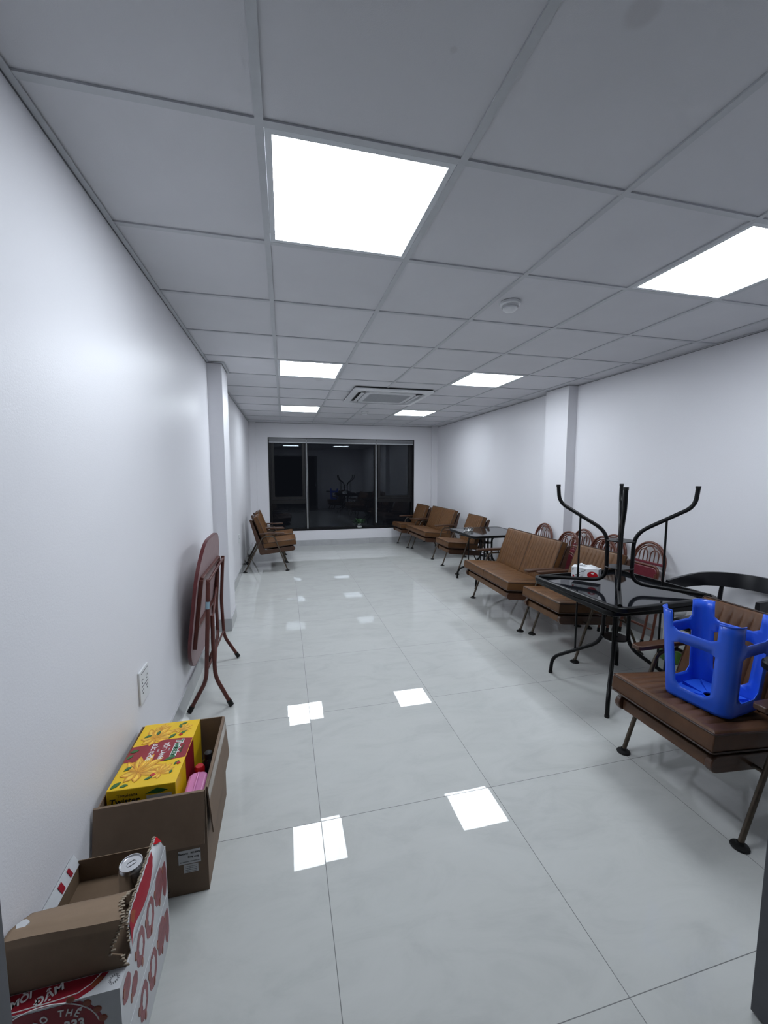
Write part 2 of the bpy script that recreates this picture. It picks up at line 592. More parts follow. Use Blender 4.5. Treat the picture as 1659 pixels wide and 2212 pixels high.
for (x0, x1, y0, y1) in ((XL, XL+g, YF, CLY0), (XL, CLX+g, CLY0-g, CLY0), (CLX, CLX+g, CLY0, CLY1), (XL, XL+g, CLY1, YB), (XL, XR, YB-g, YB),
                         (XR-g, XR, YF, CRY0), (CRX-g, XR, CRY0-g, CRY0), (CRX-g, CRX, CRY0, CRY1), (XR-g, XR, CRY1, YB)):
    bx(bm, x0, x1, y0, y1, ZC-.0045, ZC-.0014)
struct('trim_4', bm, M['gap'])

# lamps
lamp_labels = ['large lit square ceiling panel nearest the viewer, above the left aisle',
               'lit square ceiling panel cut by the right edge of the photo',
               'lit ceiling panel in front of the air conditioner, left row',
               'lit ceiling panel in front of the air conditioner, right row',
               'lit ceiling panel nearest the window, left row',
               'lit ceiling panel nearest the window, right row beside the air conditioner']
for (i, j), lb in zip(LAMPS, lamp_labels):
    x0, x1, y0, y1 = cell(i, j)
    cx, cy = (x0+x1)/2, (y0+y1)/2
    t = thing('ceiling_light', lb, 'ceiling light', (cx, cy, ZC), 0, 'flat panel lights in the ceiling grid')
    h = GP/2-.013
    f = .020
    bm = new_bm()
    for (a, b, c, d) in ((-h, h, -h, -h+f), (-h, h, h-f, h), (-h, -h+f, -h+f, h-f), (h-f, h, -h+f, h-f)):
        bx(bm, a, b, c, d, .001, .014)
    obj('light_frame', bm, M['frame_white'], t)
    bm = new_bm()
    bx(bm, -h+f, h-f, -h+f, h-f, .004, .010)
    obj('diffuser', bm, M['lamp'], t)

# window ------------------------------------------------------------------
bm = new_bm()
WY0, WY1 = YB+.07, YB+.13
fr = .045
def ring(bm, x0, x1, z0, z1, w, ya, yb):
    bx(bm, x0, x0+w, ya, yb, z0, z1); bx(bm, x1-w, x1, ya, yb, z0, z1)
    bx(bm, x0+w, x1-w, ya, yb, z0, z0+w); bx(bm, x0+w, x1-w, ya, yb, z1-w, z1)
MX = (.45, 1.871)
ring(bm, WX0, WX1, WZ0, WZ1, fr, WY0, WY1)
for x in MX:
    bx(bm, x-.03, x+.03, WY0, WY1, WZ0+fr, WZ1-fr)
for a, b in ((WX0+fr, MX[0]-.03), (MX[1]+.03, WX1-fr)):
    bx(bm, a, b, WY0, WY1, .86, .935)
# dark lining of the opening
bx(bm, WX0, WX0+.012, YB-.004, WY0, WZ0, WZ1)
bx(bm, WX1-.012, WX1, YB-.004, WY0, WZ0, WZ1)
bx(bm, WX0, WX1, YB-.004, WY0, WZ0, WZ0+.008)
bx(bm, WX0, WX1, YB-.004, WY0, WZ1-.012, WZ1)
win = struct('window_1', bm, M['window_metal'])
for a, b in ((WX0+fr, MX[0]-.03), (MX[1]+.03, WX1-fr)):
    bm = new_bm()
    ring(bm, a+.012, b-.012, .947, WZ1-fr-.012, .052, WY0-.02, WY1-.02)
    sash = obj('window_sash', bm, M['window_metal'], win)
    bm = new_bm()
    xx = b-.055
    bx(bm, xx, xx+.018, WY0-.045, WY0-.02, 1.15, 1.19)
    bx(bm, xx+.002, xx+.016, WY0-.05, WY0-.042, 1.17, 1.32)
    obj('handle', bm, M['window_metal'], sash)
    bm = new_bm()
    bx(bm, a+.064, b-.064, WY0+.01, WY0+.016, .999, WZ1-fr-.064)
    obj('window_pane', bm, M['pane'], win)
    bm = new_bm()
    bx(bm, a, b, WY0+.03, WY0+.036, WZ0+fr, .86)
    obj('window_pane', bm, M['pane'], win)
bm = new_bm()
bx(bm, MX[0]+.03, MX[1]-.03, WY0+.03, WY0+.036, WZ0+fr, WZ1-fr)
obj('window_pane', bm, M['pane'], win)

# roller blinds, all drawn up into their cassettes
segs = [(WX0+.015, MX[0]-.004, 'left'), (MX[0]+.004, MX[1]-.004, 'middle'), (MX[1]+.004, WX1-.015, 'right')]
for n_, (a, b, w) in enumerate(segs):
    t = thing('roller_blind', 'drawn-up grey roller blind over the %s part of the window' % w, 'blind', ((a+b)/2, YB+.03, WZ1-.012), 0, 'rolled-up blinds at the window head')
    L = (b-a)/2
    bm = new_bm(); bx(bm, -L, L, -.025, .035, -.028, 0); obj('cassette', bm, M['blind'], t)
    bm = new_bm(); bx(bm, -L+.004, L-.004, -.018, .020, -.075, -.0285); obj('blind_roll', bm, M['blind'], t)
    bm = new_bm(); bx(bm, -L+.004, L-.004, -.022, .022, -.092, -.0755); obj('bottom_rail', bm, M['blind_light'], t)
    if n_ < 2:
        bm = new_bm()
        zl = -1.80 if n_ == 0 else -1.72
        pts = [(L-.010, -.031, -.02), (L-.012, -.031, zl+.03), (L-.008, -.031, zl), (L-.0, -.031, zl-.005), (L+.006, -.031, zl), (L+.008, -.031, zl+.03), (L+.004, -.031, -.02)]
        tube(bm, round_path(pts, .012, 3), .0045, 6, closed=True)
        obj('bead_chain', bm, M['blind_light'], t, smooth=60)

# double door standing open beside the viewer -----------------------------
for n_, (x0, x1) in enumerate(((DX0-.045, DX0), (DX1-.046, DX1-.001))):
    e = bpy.data.objects.new('door_%d' % (n_+1), None)
    COL.objects.link(e)
    e.location = ((x0+x1)/2, YF, 0)
    e['kind'] = 'structure'
    y0, y1, z0, z1 = .01, .845, .008, DH-.03
    bm = new_bm()
    w = .075
    h = .0225
    bx(bm, -h, h, y0, y0+w, z0, z1); bx(bm, -h, h, y1-w, y1, z0, z1)
    bx(bm, -h, h, y0+w, y1-w, z0, z0+.16); bx(bm, -h, h, y0+w, y1-w, z1-w, z1)
    bx(bm, -h, h, y0+w, y1-w, .95, 1.03)
    obj('door_leaf_frame', bm, M['door_metal'], e, bevel=.002)
    bm = new_bm(); bx(bm, -.004, .004, y0+w, y1-w, z0+.16, .95); bx(bm, -.004, .004, y0+w, y1-w, 1.03, z1-w)
    obj('door_glass', bm, M['door_glass'], e)
    bm = new_bm()
    s = -1 if n_ == 0 else 1
    tube(bm, round_path([(s*.02, y1-.035, 1.0), (s*.06, y1-.035, 1.0), (s*.06, y1-.15, 1.0)], .015), .009)
    obj('door_handle', bm, M['aluminium'], e, smooth=60)
bm = new_bm()
bx(bm, DX0-.05, DX0-.002, YF-.125, YF+.004, 0, DH+.04); bx(bm, DX1, DX1+.05, YF-.125, YF+.004, 0, DH+.04); bx(bm, DX0-.002, DX1, YF-.125, YF+.004, DH, DH+.04)
struct('trim_5', bm, M['door_metal'])

# ================================================================== SOCKETS, DETECTORS, AIR CONDITIONER
def socket(y, z, w, h, label, rows):
    t = thing('wall_socket', label, 'socket', (XL, y, z))
    bm = new_bm()
    prism(bm, rrect(w, h, .006), 0, .009, 'x')
    obj('face_plate', bm, M['switch'], t, bevel=.002)
    bm = new_bm()
    for r in range(rows):
        zz = (r-(rows-1)/2)*.045
        for yy in (-.028, .028) if w > .1 else (0,):
            for (dy, dz, a, b) in ((-.007, .006, .002, .004), (.007, .006, .002, .004), (0, -.008, .003, .003)):
                bx(bm, .0085, .0096, yy+dy-a, yy+dy+a, zz+dz-b, zz+dz+b)
    obj('pin_holes', bm, M['ink'], t)
    for za, zb in ((-.001, .001), (h*.40, h*.40+.0015)):
        bm = new_bm()
        bx(bm, .0088, .0105, -w*.36, w*.36, za, zb)
        obj('module_line', bm, M['ink_grey'], t)
socket(1.955, .537, .118, .150, 'white double wall socket low on the left wall above the yellow carton', 2)
socket(6.00, .553, .075, .120, 'small white wall socket low on the left wall near the far armchairs', 1)

def detector(x, y, label):
    t = thing('smoke_detector', label, 'smoke detector', (x, y, ZC), 0)
    bm = new_bm(); lathe(bm, [(.058, .003), (.058, -.010), (.050, -.014)]); obj('mounting_base', bm, M['plastic_white'], t, smooth=40)
    bm = new_bm(); lathe(bm, [(.044, -.013), (.047, -.022), (.040, -.028), (.041, -.034), (.030, -.044), (.014, -.048), (0, -.048)]); obj('sensor_dome', bm, M['plastic_white'], t, smooth=35)
    bm = new_bm(); lathe(bm, [(.0465, -.0225), (.0405, -.0275), (.0415, -.0275), (.0475, -.0225)]); obj('vent_ring', bm, M['plastic_grey'], t, smooth=40)
detector(1.279, 2.186, 'round white smoke detector on the near ceiling tiles')
detector(1.276, 6.496, 'small white smoke detector beyond the air conditioner')

ac = thing('air_conditioner', 'square white ceiling cassette air conditioner with grey grille', 'air conditioner', (1.268, 5.08, ZC))
S = .475
bm = new_bm()
# panel as a stepped square ring with rounded corners
def ringloft(bm, outlines):
    rings = [[bm.verts.new((p[0], p[1], z)) for p in pts] for pts, z in outlines]
    n = len(rings[0])
    for a, b in zip(rings, rings[1:]):
        for k in range(n):
            bm.faces.new((a[k], a[(k+1) % n], b[(k+1) % n], b[k]))
    return rings
ringloft(bm, [(rrect(.95, .95, .03), -.012), (rrect(.95, .95, .03), -.026), (rrect(.93, .93, .03), -.034), (rrect(.82, .82, .10), -.038), (rrect(.81, .81, .10), -.012)])
obj('face_panel', bm, M['plastic_white'], ac, smooth=35)
bm = new_bm()
R = ringloft(bm, [(rrect(.82, .82, .10), -.0125), (rrect(.60, .60, .06), -.0125)])
obj('air_slot', bm, M['vent_dark'], ac)
bm = new_bm(); prism(bm, rrect(.935, .935, .03), -.0115, .004, 'z'); obj('painted_gap_shade', bm, M['vent_dark'], ac)  # black slab painting in the shade of the gap above the panel
for k in range(4):
    mt = Matrix.Rotation(k*PI/2, 4, 'Z')
    bm = new_bm()
    prism(bm, [(-.29, -.366), (.29, -.366), (.275, -.322), (-.275, -.322)], -.035, -.029, 'z', mt)
    obj('louvre_blade', bm, M['plastic_white'], ac, bevel=.003)
bm = new_bm()
ringloft(bm, [(rrect(.62, .62, .05), -.012), (rrect(.62, .62, .05), -.034), (rrect(.60, .60, .05), -.038), (rrect(.52, .52, .05), -.038), (rrect(.515, .515, .05), -.034)])
obj('inner_frame', bm, M['plastic_white'], ac, smooth=35)
bm = new_bm()
prism(bm, rrect(.515, .515, .05), -.036, -.030, 'z')
for k in range(16):
    y = -.24+.032*k
    bx(bm, -.245, .245, y-.004, y+.004, -.0375, -.0355)
obj('intake_grille', bm, M['plastic_grey'], ac)
bm = new_bm(); bx(bm, .385, .43, .40, .412, -.0345, -.0315); obj('signal_lamp', bm, M['ink'], ac)

# ================================================================== UPHOLSTERED SEATS
def pad(w, d, h, nch, r=.018, depth=.010, crown=.010):
    """cushion lying in XY (d along x, w along y), channels running along x"""
    bm = new_bm()
    def axis(L, k):
        e = [-L/2, -L/2+r*.15, -L/2+r*.45, -L/2+r]
        mid = [-L/2+r+(L-2*r)*i/k for i in range(1, k)]
        return e+mid+[L/2-r, L/2-r*.45, L/2-r*.15, L/2]
    ny = nch*6
    X, Y = axis(d, 8), axis(w, ny)
    def edge(v, L):
        t = max(0, abs(v)-(L/2-r))/r
        return 1-math.sqrt(max(0, 1-t*t))
    def grid(sgn, chan):
        g = []
        for x in X:
            row = []
            for y in Y:
                e = max(edge(x, d), edge(y, w))
                z = h/2-r*e
                z += crown*(1-(2*x/d)**2)*(1-(2*y/w)**2)*(1 if sgn > 0 else 0)
                if chan and abs(x) < d/2-r*1.6 and abs(y) < w/2-r:
                    ph = ((y+w/2-r)/(w-2*r))*nch
                    q = abs(ph-round(ph))
                    fade = min(1, (d/2-r*1.6-abs(x))/.02+.3)
                    z -= depth*(1-math.sqrt(max(0, 1-(1-min(1, 2*q))**2)))*fade
                row.append(bm.verts.new((x, y, sgn*z)))
            g.append(row)
        return g
    A, B = grid(1, True), grid(-1, False)
    for G in (A, B):
        for i in range(len(X)-1):
            for j in range(len(Y)-1):
                bm.faces.new((G[i][j], G[i+1][j], G[i+1][j+1], G[i][j+1]))
    nx, nyy = len(X)-1, len(Y)-1
    loop = [(i, 0) for i in range(nx)]+[(nx, j) for j in range(nyy)]+[(i, nyy) for i in range(nx, 0, -1)]+[(0, j) for j in range(nyy, 0, -1)]
    for k in range(len(loop)):
        a, b = loop[k], loop[(k+1) % len(loop)]
        bm.faces.new((A[a[0]][a[1]], A[b[0]][b[1]], B[b[0]][b[1]], B[a[0]][a[1]]))
    return bm

def piping(w, d, h, m, c, r=.018):
    for s in (1, -1):
        bm = new_bm()
        pts = [(x, y, s*(h/2-r*.55)) for (x, y) in rrect(d+.002, w+.002, .012, 3)]
        tube(bm, pts, .0040, 6, closed=True)
        bm.transform(m)
        obj('piping', bm, M['piping'], c, smooth=50)

def side_outline():
    """L-shaped side frame: seat rail with round nose, rising into the back stile (x forward, z up)"""
    P = []
    # nose
    c = Vector((.085, .330)); rr = .036
    for k in range(9):
        a = -PI/2+.12+PI*k/8
        P.append((c.x+rr*math.cos(a), c.y+rr*math.sin(a)))
    P += [(-.315, .322), (-.345, .345), (-.500, .768)]
    P += [(-.508, .782), (-.524, .786), (-.537, .776)]
    P += [(-.405, .275), (-.398, .256), (-.380, .247)]
    return P

def make_seat(name, label, cat, n, leather, group, pitch=.505):
    """n cushions side by side; origin on the floor midway between the front feet, facing +x"""
    t = thing(name, label, cat, group=group)
    span = .57 if n == 1 else 1.045
    W = n*pitch
    hy = span/2
    fr_y = hy-.045
    # side frames
    for s in (-1, 1):
        bm = new_bm()
        prism(bm, side_outline(), s*(fr_y-.028), s*fr_y, 'y')
        obj('side_frame', bm, M['wood'], t, bevel=.004)
    # board under the seat and slats of the back
    bm = new_bm()
    y1 = fr_y-.0285
    prism(bm, [(-.30, .318), (.098, .352), (.098, .300), (.075, .290), (-.30, .262)], -y1, y1, 'y')
    obj('seat_board', bm, leather, t, bevel=.004)
    bm = new_bm()
    prism(bm, [(-.390, .420), (-.505, .752), (-.520, .747), (-.405, .415)], -y1, y1, 'y')
    obj('back_board', bm, M['wood'], t)
    # cushions
    cw = pitch-.006
    th = math.atan2(.045, .45)
    for k in range(n):
        yc = (k-(n-1)/2)*pitch
        m = Matrix.Translation((-.105, yc, .408)) @ Matrix.Rotation(-th, 4, 'Y')
        bm = pad(cw, .475, .094, 10); bm.transform(m)
        c = obj('seat_cushion', bm, leather, t, smooth=50)
        piping(cw, .475, .094, m, c)
        tb = math.atan2(.423, .155)    # lean of the back
        m = Matrix.Translation((-.378, yc, .620)) @ Matrix.Rotation(-(PI-tb), 4, 'Y')
        bm = pad(cw, .430, .078, 10); bm.transform(m @ Matrix.Diagonal((1, 1, -1, 1)))
        c = obj('back_cushion', bm, leather, t, smooth=50)
        piping(cw, .430, .078, m, c)
    # tube hoops, arms, feet
    for s in (-1, 1):
        y = s*hy
        bm = new_bm()
        pts = round_path([(0, y, .012), (-.185, y, .535), (-.345, y, .535), (-.615, y, .012)], .05, 6)
        tube(bm, pts, .0105, 10)
        hoop = obj('leg_hoop', bm, M['bronze'], t, smooth=60)
        for fx in (0, -.615):
            bm = new_bm()
            lathe(bm, [(.031, 0), (.033, .004), (.030, .009), (.015, .014), (.013, .024)], fx, y, 18)
            obj('foot_glide', bm, M['rubber'], hoop, smooth=40)
        for px in (-.22, -.31):
            bm = new_bm()
            tube(bm, [(px, y, .535), (px, y, .566)], .007, 8)
            obj('arm_post', bm, M['bronze'], hoop, smooth=60)
        bm = new_bm()
        prism(bm, [(-.405, y-.026), (-.405, y+.026), (-.05, y+.030), (-.035, y+.022), (-.035, y-.022), (-.05, y-.030)], .565, .588, 'z')
        obj('armrest', bm, M['wood'], t, bevel=.004)
    for (x, z) in ((-.103, .295), (-.480, .272)):
        bm = new_bm()
        tube(bm, [(x, -hy, z), (x, hy, z)], .0085, 8)
        obj('crossbar', bm, M['bronze'], t, smooth=60)
    return t

G1 = 'leatherette armchairs and settees on metal legs'
first = make_seat('armchair', 'brown channelled leatherette armchair in the right foreground, holding the upturned blue stool', 'armchair', 1, M['leather_brown'], G1)
first.location = (1.725, 1.385, 0); first.rotation_euler = (0, 0, PI+.005)
tan1 = make_seat('armchair', 'tan leatherette armchair partly under the near black table, next to the settee', 'armchair', 1, M['leather'], G1)
tan1.location = (2.185, 2.905, 0); tan1.rotation_euler = (0, 0, PI)
dup(tan1, (2.430, 5.700, 0), PI, 'tan armchair between the far black table and the far settee on the right')
dup(tan1, (2.325, 7.885, 0), PI+.07, 'tan armchair in the far right corner beside the window')
dup(tan1, (.020, 6.535, 0), 0, 'tan leatherette armchair against the left wall, the nearer of two')
dup(tan1, (-.005, 7.185, 0), 0, 'tan leatherette armchair against the left wall, the farther one nearest the window')
two = make_seat('settee', 'tan two-seat settee with channelled back in the middle of the right row', 'settee', 2, M['leather'], G1)
two.location = (2.135, 3.800, 0); two.rotation_euler = (0, 0, PI-.03)
dup(two, (2.433, 7.010, 0), PI+.03, 'tan two-seat settee near the window end of the right row')

# ================================================================== BLACK TABLES
def make_table(label, spread, side=.78, H=.70, group='square black glass-topped tables', parts=True):
    t = thing('square_table', label, 'table', group=group)
    # rim
    bm = new_bm()
    o, i1 = rrect(side, side, .065, 6), rrect(side-.045, side-.045, .045, 6)
    o2 = rrect(side-.012, side-.012, .06, 6)
    R = ringloft(bm, [(i1, H-.004), (o2, H), (o, H-.006), (o, H-.027), (o2, H-.032), (i1, H-.032), (i1, H-.004)])
    bmesh.ops.remove_doubles(bm, verts=bm.verts, dist=.0001)
    obj('table_rim', bm, M['black_metal'], t, smooth=40)
    bm = new_bm()
    prism(bm, rrect(side-.047, side-.047, .043, 6), H-.011, H-.004, 'z')
    obj('glass_top', bm, M['table_glass'], t)
    for k in range(4):
        a = PI/4+k*PI/2
        d = Vector((math.cos(a), math.sin(a), 0))
        P = lambda r, z: d*r+Vector((0, 0, z))
        rf = spread/math.sqrt(2)
        bm = new_bm()
        pts = round_path([P(.49, H-.032), P(.072, H-.058), P(.076, .315), P(rf-.01, .125), P(rf, .014)], .085, 7)
        tube(bm, pts, .0125, 12)
        lg = obj('leg', bm, M['black_metal'], t, smooth=60)
        bm = new_bm()
        tube(bm, [P(rf, .015), P(rf, 0)], .0145, 12)
        obj('foot_cap', bm, M['rubber'], lg, smooth=60)
        bm = new_bm()
        rr = .245
        zz = .315+(.125-.315)*(rr-.076)/(rf-.01-.076)
        tube(bm, [P(rr, zz), P(rr, H-.045)], .0065, 8)
        obj('stay_rod', bm, M['black_metal'], lg, smooth=60)
    for z in (.365, .545):
        bm = new_bm()
        lathe(bm, [(.018, z-.0035), (.082, z-.0035), (.085, z), (.082, z+.0035), (.018, z+.0035), (.018, z-.0035)], 0, 0, 32)
        obj('ring_plate', bm, M['black_metal'], t, smooth=40)
    return t
TH = -.035
tA = make_table('black square glass-topped table standing upright on the right, under the upturned one', .570)
tA.location = (2.170, 2.225, 0); tA.rotation_euler = (0, 0, TH)
tU = make_table('black square table upside down on top of the near table, legs in the air', .555)
tU.location = (2.155, 2.210, 1.4005); tU.rotation_euler = (PI, 0, .045)
dup(tA, (2.630, 4.930, 0), 0, 'black square table farther back on the right, with the glass ashtray')
tC = dup(tA, (0, 0, 0), 0, 'black square table at the right edge of the photo, only its corner showing')
tC.location = (2.215, .630, .045); tC.rotation_euler = (0, 0, -.24)
# corner of this table: nudged so that its corner falls beside the blue stool
tC.location = (1.80+.39*math.cos(-.24)+.39*math.sin(-.24)*1-.0, 0, 0)
cx = Matrix.Rotation(-.24, 2) @ Vector((-.377, .377))
tC.location = (1.797-cx.x, 1.140-cx.y, .0)
tC.scale = (1, 1, 1.085)

# ================================================================== BLACK HORSESHOE CHAIR
def make_horseshoe(label):
    t = thing('horseshoe_armchair', label, 'chair')
    bm = new_bm()
    N = 34
    ring = []
    for k in range(N+1):
        a = -PI*.5-.42+(PI+.84)*k/N
        # straight arms run forward (-x) from a round back
        if True:
            r = .275
            x, y = r*math.cos(a), r*math.sin(a)
        ext = 0
        ring.append((x, y))
    arm0 = [(-.27, -.262), (-.18, -.270), (-.09, -.277)]
    back = [(.04+.265*math.cos(a), .280*math.sin(a)) for a in [(-PI/2+.2)+(PI-.4)*k/24 for k in range(25)]]
    path = arm0+[(.0, -.281)]+back+[(.0, .281)]+[(x, -y) for x, y in arm0[::-1]]
    n = len(path)
    rows = []
    for k, (x, y) in enumerate(path):
        x0, y0 = path[max(0, k-1)]; x1, y1 = path[min(n-1, k+1)]
        d = Vector((x1-x0, y1-y0)).normalized()
        nr = Vector((d.y, -d.x))
        s = min(1, max(0, (x+.27)/.5))
        zc, hh = .705+.010*s, .033+.016*s
        q = []
        for (u, v) in ((.012, -1), (.014, 0), (.010, 1), (-.010, 1), (-.012, 0), (-.010, -1)):
            lean = .014*s*v
            q.append(bm.verts.new((x+nr.x*(u+lean), y+nr.y*(u+lean), zc+v*hh)))
        rows.append(q)
    for a, b in zip(rows, rows[1:]):
        for j in range(6):
            bm.faces.new((a[j], a[(j+1) % 6], b[(j+1) % 6], b[j]))
    bm.faces.new(rows[0][::-1]); bm.faces.new(rows[-1])
    obj('curved_back_rail', bm, M['black_wood'], t, smooth=50)
    bm = new_bm()
    bm2 = pad(.46, .44, .05, 1, depth=0)
    bm2.transform(Matrix.Translation((-.01, 0, .455)))
    obj('seat', bm2, M['black_wood'], t, smooth=50)
    bm.free()
    for sx, sy in ((-1, -1), (-1, 1), (1, -1), (1, 1)):
        bm = new_bm()
        if sx < 0:
            pts = [(-.235, sy*.262, 0), (-.215, sy*.255, .43), (-.205, sy*.268, .690)]
        else:
            pts = [(.225, sy*.215, 0), (.195, sy*.215, .43), (.215, sy*.205, .690)]
        tube(bm, pts, .015, 10, rs=[.011, .017, .012])
        obj('leg', bm, M['black_wood'], t, smooth=60)
    for a, b in (((-.215, .245, .415), (.19, .205, .415)), ((-.215, -.245, .415), (.19, -.205, .415)), ((-.21, -.245, .415), (-.21, .245, .415)), ((.19, -.205, .415), (.19, .205, .415))):
        bm = new_bm()
        tube(bm, [a, b], .014, 8)
        obj('seat_rail', bm, M['black_wood'], t, smooth=60)
    return t
hs = make_horseshoe('black wooden armchair with curved wraparound back rail behind the near table')
hs.location = (2.870, 1.985, .0); hs.rotation_euler = (0, 0, .10)

# ================================================================== FOLDED RED CHAIRS AGAINST THE WALL
def make_folding(label):
    """origin on the floor; back towards +x (the wall); chair stands folded, upright in its own frame"""
    t = thing('folding_chair', label, 'folding chair', group='folded dark red chairs leaning on the right wall')
    hw_ = .185
    def arch(hw, z0, zt, x=0, n=18):
        z1 = zt-hw*1.0
        pts = [(x, -hw, z0), (x, -hw, z1)]
        pts += [(x, hw*math.cos(PI-PI*k/n), z1+hw*math.sin(PI*k/n)) for k in range(1, n)]
        pts += [(x, hw, z1), (x, hw, z0)]
        return pts
    bm = new_bm(); tube(bm, arch(hw_, .02, .885), .0115, 10); obj('back_hoop', bm, M['rattan'], t, smooth=60)
    bm = new_bm(); tube(bm, arch(hw_-.022, .70, .862), .007, 8); obj('inner_hoop', bm, M['rattan'], t, smooth=60)
    for yc, w, zt in ((-.062, .046, .820), (.062, .046, .820), (0, .062, .852)):
        bm = new_bm()
        pts = [(p[0]-.004, p[1]+yc, p[2]) for p in arch(w, .705, zt, n=12)]
        tube(bm, pts, .0052, 8)
        obj('back_loop', bm, M['rattan'], t, smooth=60)
    bm = new_bm(); bx(bm, -.010, .010, -hw_+.008, hw_-.008, .690, .714); obj('back_rail', bm, M['red_vinyl'], t, bevel=.004)
    bm = new_bm()
    prism(bm, rrect(.315, .33, .05, 6, 0, .505), -.052, -.030, 'x')
    seat = obj('seat', bm, M['red_vinyl'], t, bevel=.006)
    bm = new_bm()
    tube(bm, [(-.041, a, b) for a, b in rrect(.336, .352, .06, 6, 0, .505)], .0105, 8, closed=True)
    obj('seat_frame', bm, M['rattan'], seat, smooth=60)
    for s in (-1, 1):
        bm = new_bm()
        tube(bm, [(-.068, s*.165, .62), (-.070, s*.168, .30), (-.090, s*.172, .012)], .0105, 10)
        lg = obj('front_leg', bm, M['rattan'], t, smooth=60)
        bm = new_bm(); tube(bm, [(-.088, s*.172, .04), (-.0905, s*.172, 0)], .014, 10); obj('rubber_foot', bm, M['rubber'], lg, smooth=60)
        bm = new_bm(); tube(bm, [(0, s*hw_, .04), (0, s*hw_, 0)], .0145, 10); obj('rubber_foot', bm, M['rubber'], t, smooth=60)
    bm = new_bm(); tube(bm, [(-.080, -.170, .16), (-.080, .170, .16)], .007, 8); obj('foot_stretcher', bm, M['rattan'], t, smooth=60)
    bm = new_bm(); tube(bm, [(0, -hw_, .13), (0, hw_, .13)], .007, 8); obj('foot_stretcher', bm, M['rattan'], t, smooth=60)
    return t
def lean(o, xtop, y, rz, tilt):
    o.rotation_euler = (0, tilt, rz)
    ct, st = math.cos(tilt), math.sin(tilt)
    o.location = (xtop-.885*st-.012, y, .016*st+.0145*st)
    return o
fc = make_folding('folded red chair with arched loop back, nearest of those leaning on the right wall')
fc.scale = (.985, .88, .982)
lean(fc, 3.175, 2.895, .02, .15)
more = [(3.180, 3.315, .0, .13, 'folded red chair flat on the wall behind its neighbour, seen past the upturned table'),
        (2.985, 3.235, .02, .085, 'folded red chair standing in front, arch just left of the upturned table legs'),
        (3.170, 3.720, .0, .13, 'folded red chair flat on the wall just right of the pier, higher of a pair'),
        (2.880, 3.590, .02, .07, 'folded red chair in front of the pier, left and lower of a pair'),
        (3.070, 4.270, .0, .12, 'farthest folded red chair, arch rising alone behind the settee')]
for (xt, y, rz, tl, lb) in more:
    lean(dup(fc, (0, 0, 0), 0, lb), xt, y, rz, tl)

# ================================================================== FOLDED TABLE ON THE LEFT
ft = thing('folding_table', 'folded maroon table with cut corners standing on end by the left wall', 'folding table', (-.5, 2.98, 0))
O = Vector((.5, -2.98, 0))
def F(x, y, z): return Vector((x, y, z))+O
tilt = .125
mt = Matrix.Translation(F(-.552, 2.985, .630)) @ Matrix.Rotation(tilt, 4, 'Y')
def cutsq(w, c, r=.03):
    h = w/2
    P = [(h-c, h), (-(h-c), h), (-h, h-c), (-h, -(h-c)), (-(h-c), -h), (h-c, -h), (h, -(h-c)), (h, h-c)]
    out = []
    for i in range(8):
        a, b, c_ = Vector(P[i-1]), Vector(P[i]), Vector(P[(i+1) % 8])
        d1, d2 = (a-b).normalized()*r*1.6, (c_-b).normalized()*r*1.6
        for k in range(5):
            s = k/4
            q = (1-s)**2*(b+d1)+2*s*(1-s)*b+s*s*(b+d2)
            out.append((q.x, q.y))
    return out
bm = new_bm(); prism(bm, cutsq(.835, .175, .07), -.009, .009, 'x', mt)
top = obj('table_top', bm, M['mauve_board'], ft)
bm = new_bm()
ou, inn = cutsq(.841, .177, .07), cutsq(.834, .175, .07)
for k in range(len(ou)):
    k2 = (k+1) % len(ou)
    q = [bm.verts.new(mt @ Vector((x, p[0], p[1]))) for (x, p) in ((-.011, inn[k]), (-.011, ou[k]), (.0095, ou[k]), (.0095, inn[k]), (-.011, inn[k2]), (-.011, ou[k2]), (.0095, ou[k2]), (.0095, inn[k2]))]
    for f in ((0, 1, 5, 4), (1, 2, 6, 5), (2, 3, 7, 6), (3, 0, 4, 7)):
        bm.faces.new([q[i] for i in f])
bmesh.ops.remove_doubles(bm, verts=bm.verts, dist=.0002)
obj('edge_band', bm, M['maroon_edge'], top, smooth=50)
def leg(pts, r=.0125):
    bm = new_bm(); tube(bm, round_path([F(*p) for p in pts], .05, 5), r, 12)
    l = obj('leg', bm, M['maroon_steel'], ft, smooth=60)
    a, b = F(*pts[-1]), F(*pts[-2])
    d = (b-a).normalized()
    bm = new_bm(); tube(bm, [a-d*.004, a+d*.035], .0155, 12)
    obj('rubber_foot', bm, M['rubber'], l, smooth=60)
leg([(-.462, 2.60, .835), (-.478, 2.60, .52), (-.497, 2.60, .20), (-.600, 2.60, .012)])
leg([(-.452, 2.63, .600), (-.455, 2.63, .42), (-.447, 2.62, .205), (-.360, 2.62, .012)])
leg([(-.478, 3.33, .835), (-.502, 3.33, .49), (-.492, 3.33, .19), (-.390, 3.33, .012)])
leg([(-.515, 3.30, .720), (-.535, 3.30, .466), (-.532, 3.30, .20), (-.605, 3.30, .012)])
bm = new_bm()
tube(bm, [F(-.462, 2.585, .820), F(-.478, 3.345, .820)], .009)
obj('top_crossbar', bm, M['maroon_steel'], ft, smooth=60)
mb = mt @ Matrix.Translation((.018, 0, 0))
for z in (.20, -.12):
    bm = new_bm()
    bx(bm, -.009, .012, -.34, .34, z-.014, z+.014, mb)
    obj('cleat', bm, M['maroon_steel'], ft, bevel=.003)
for y in (-.345, .33):
    bm = new_bm()
    bx(bm, -.009, .014, y-.011, y+.011, -.24, .20, mb)
    obj('mounting_rail', bm, M['maroon_steel'], ft, bevel=.003)
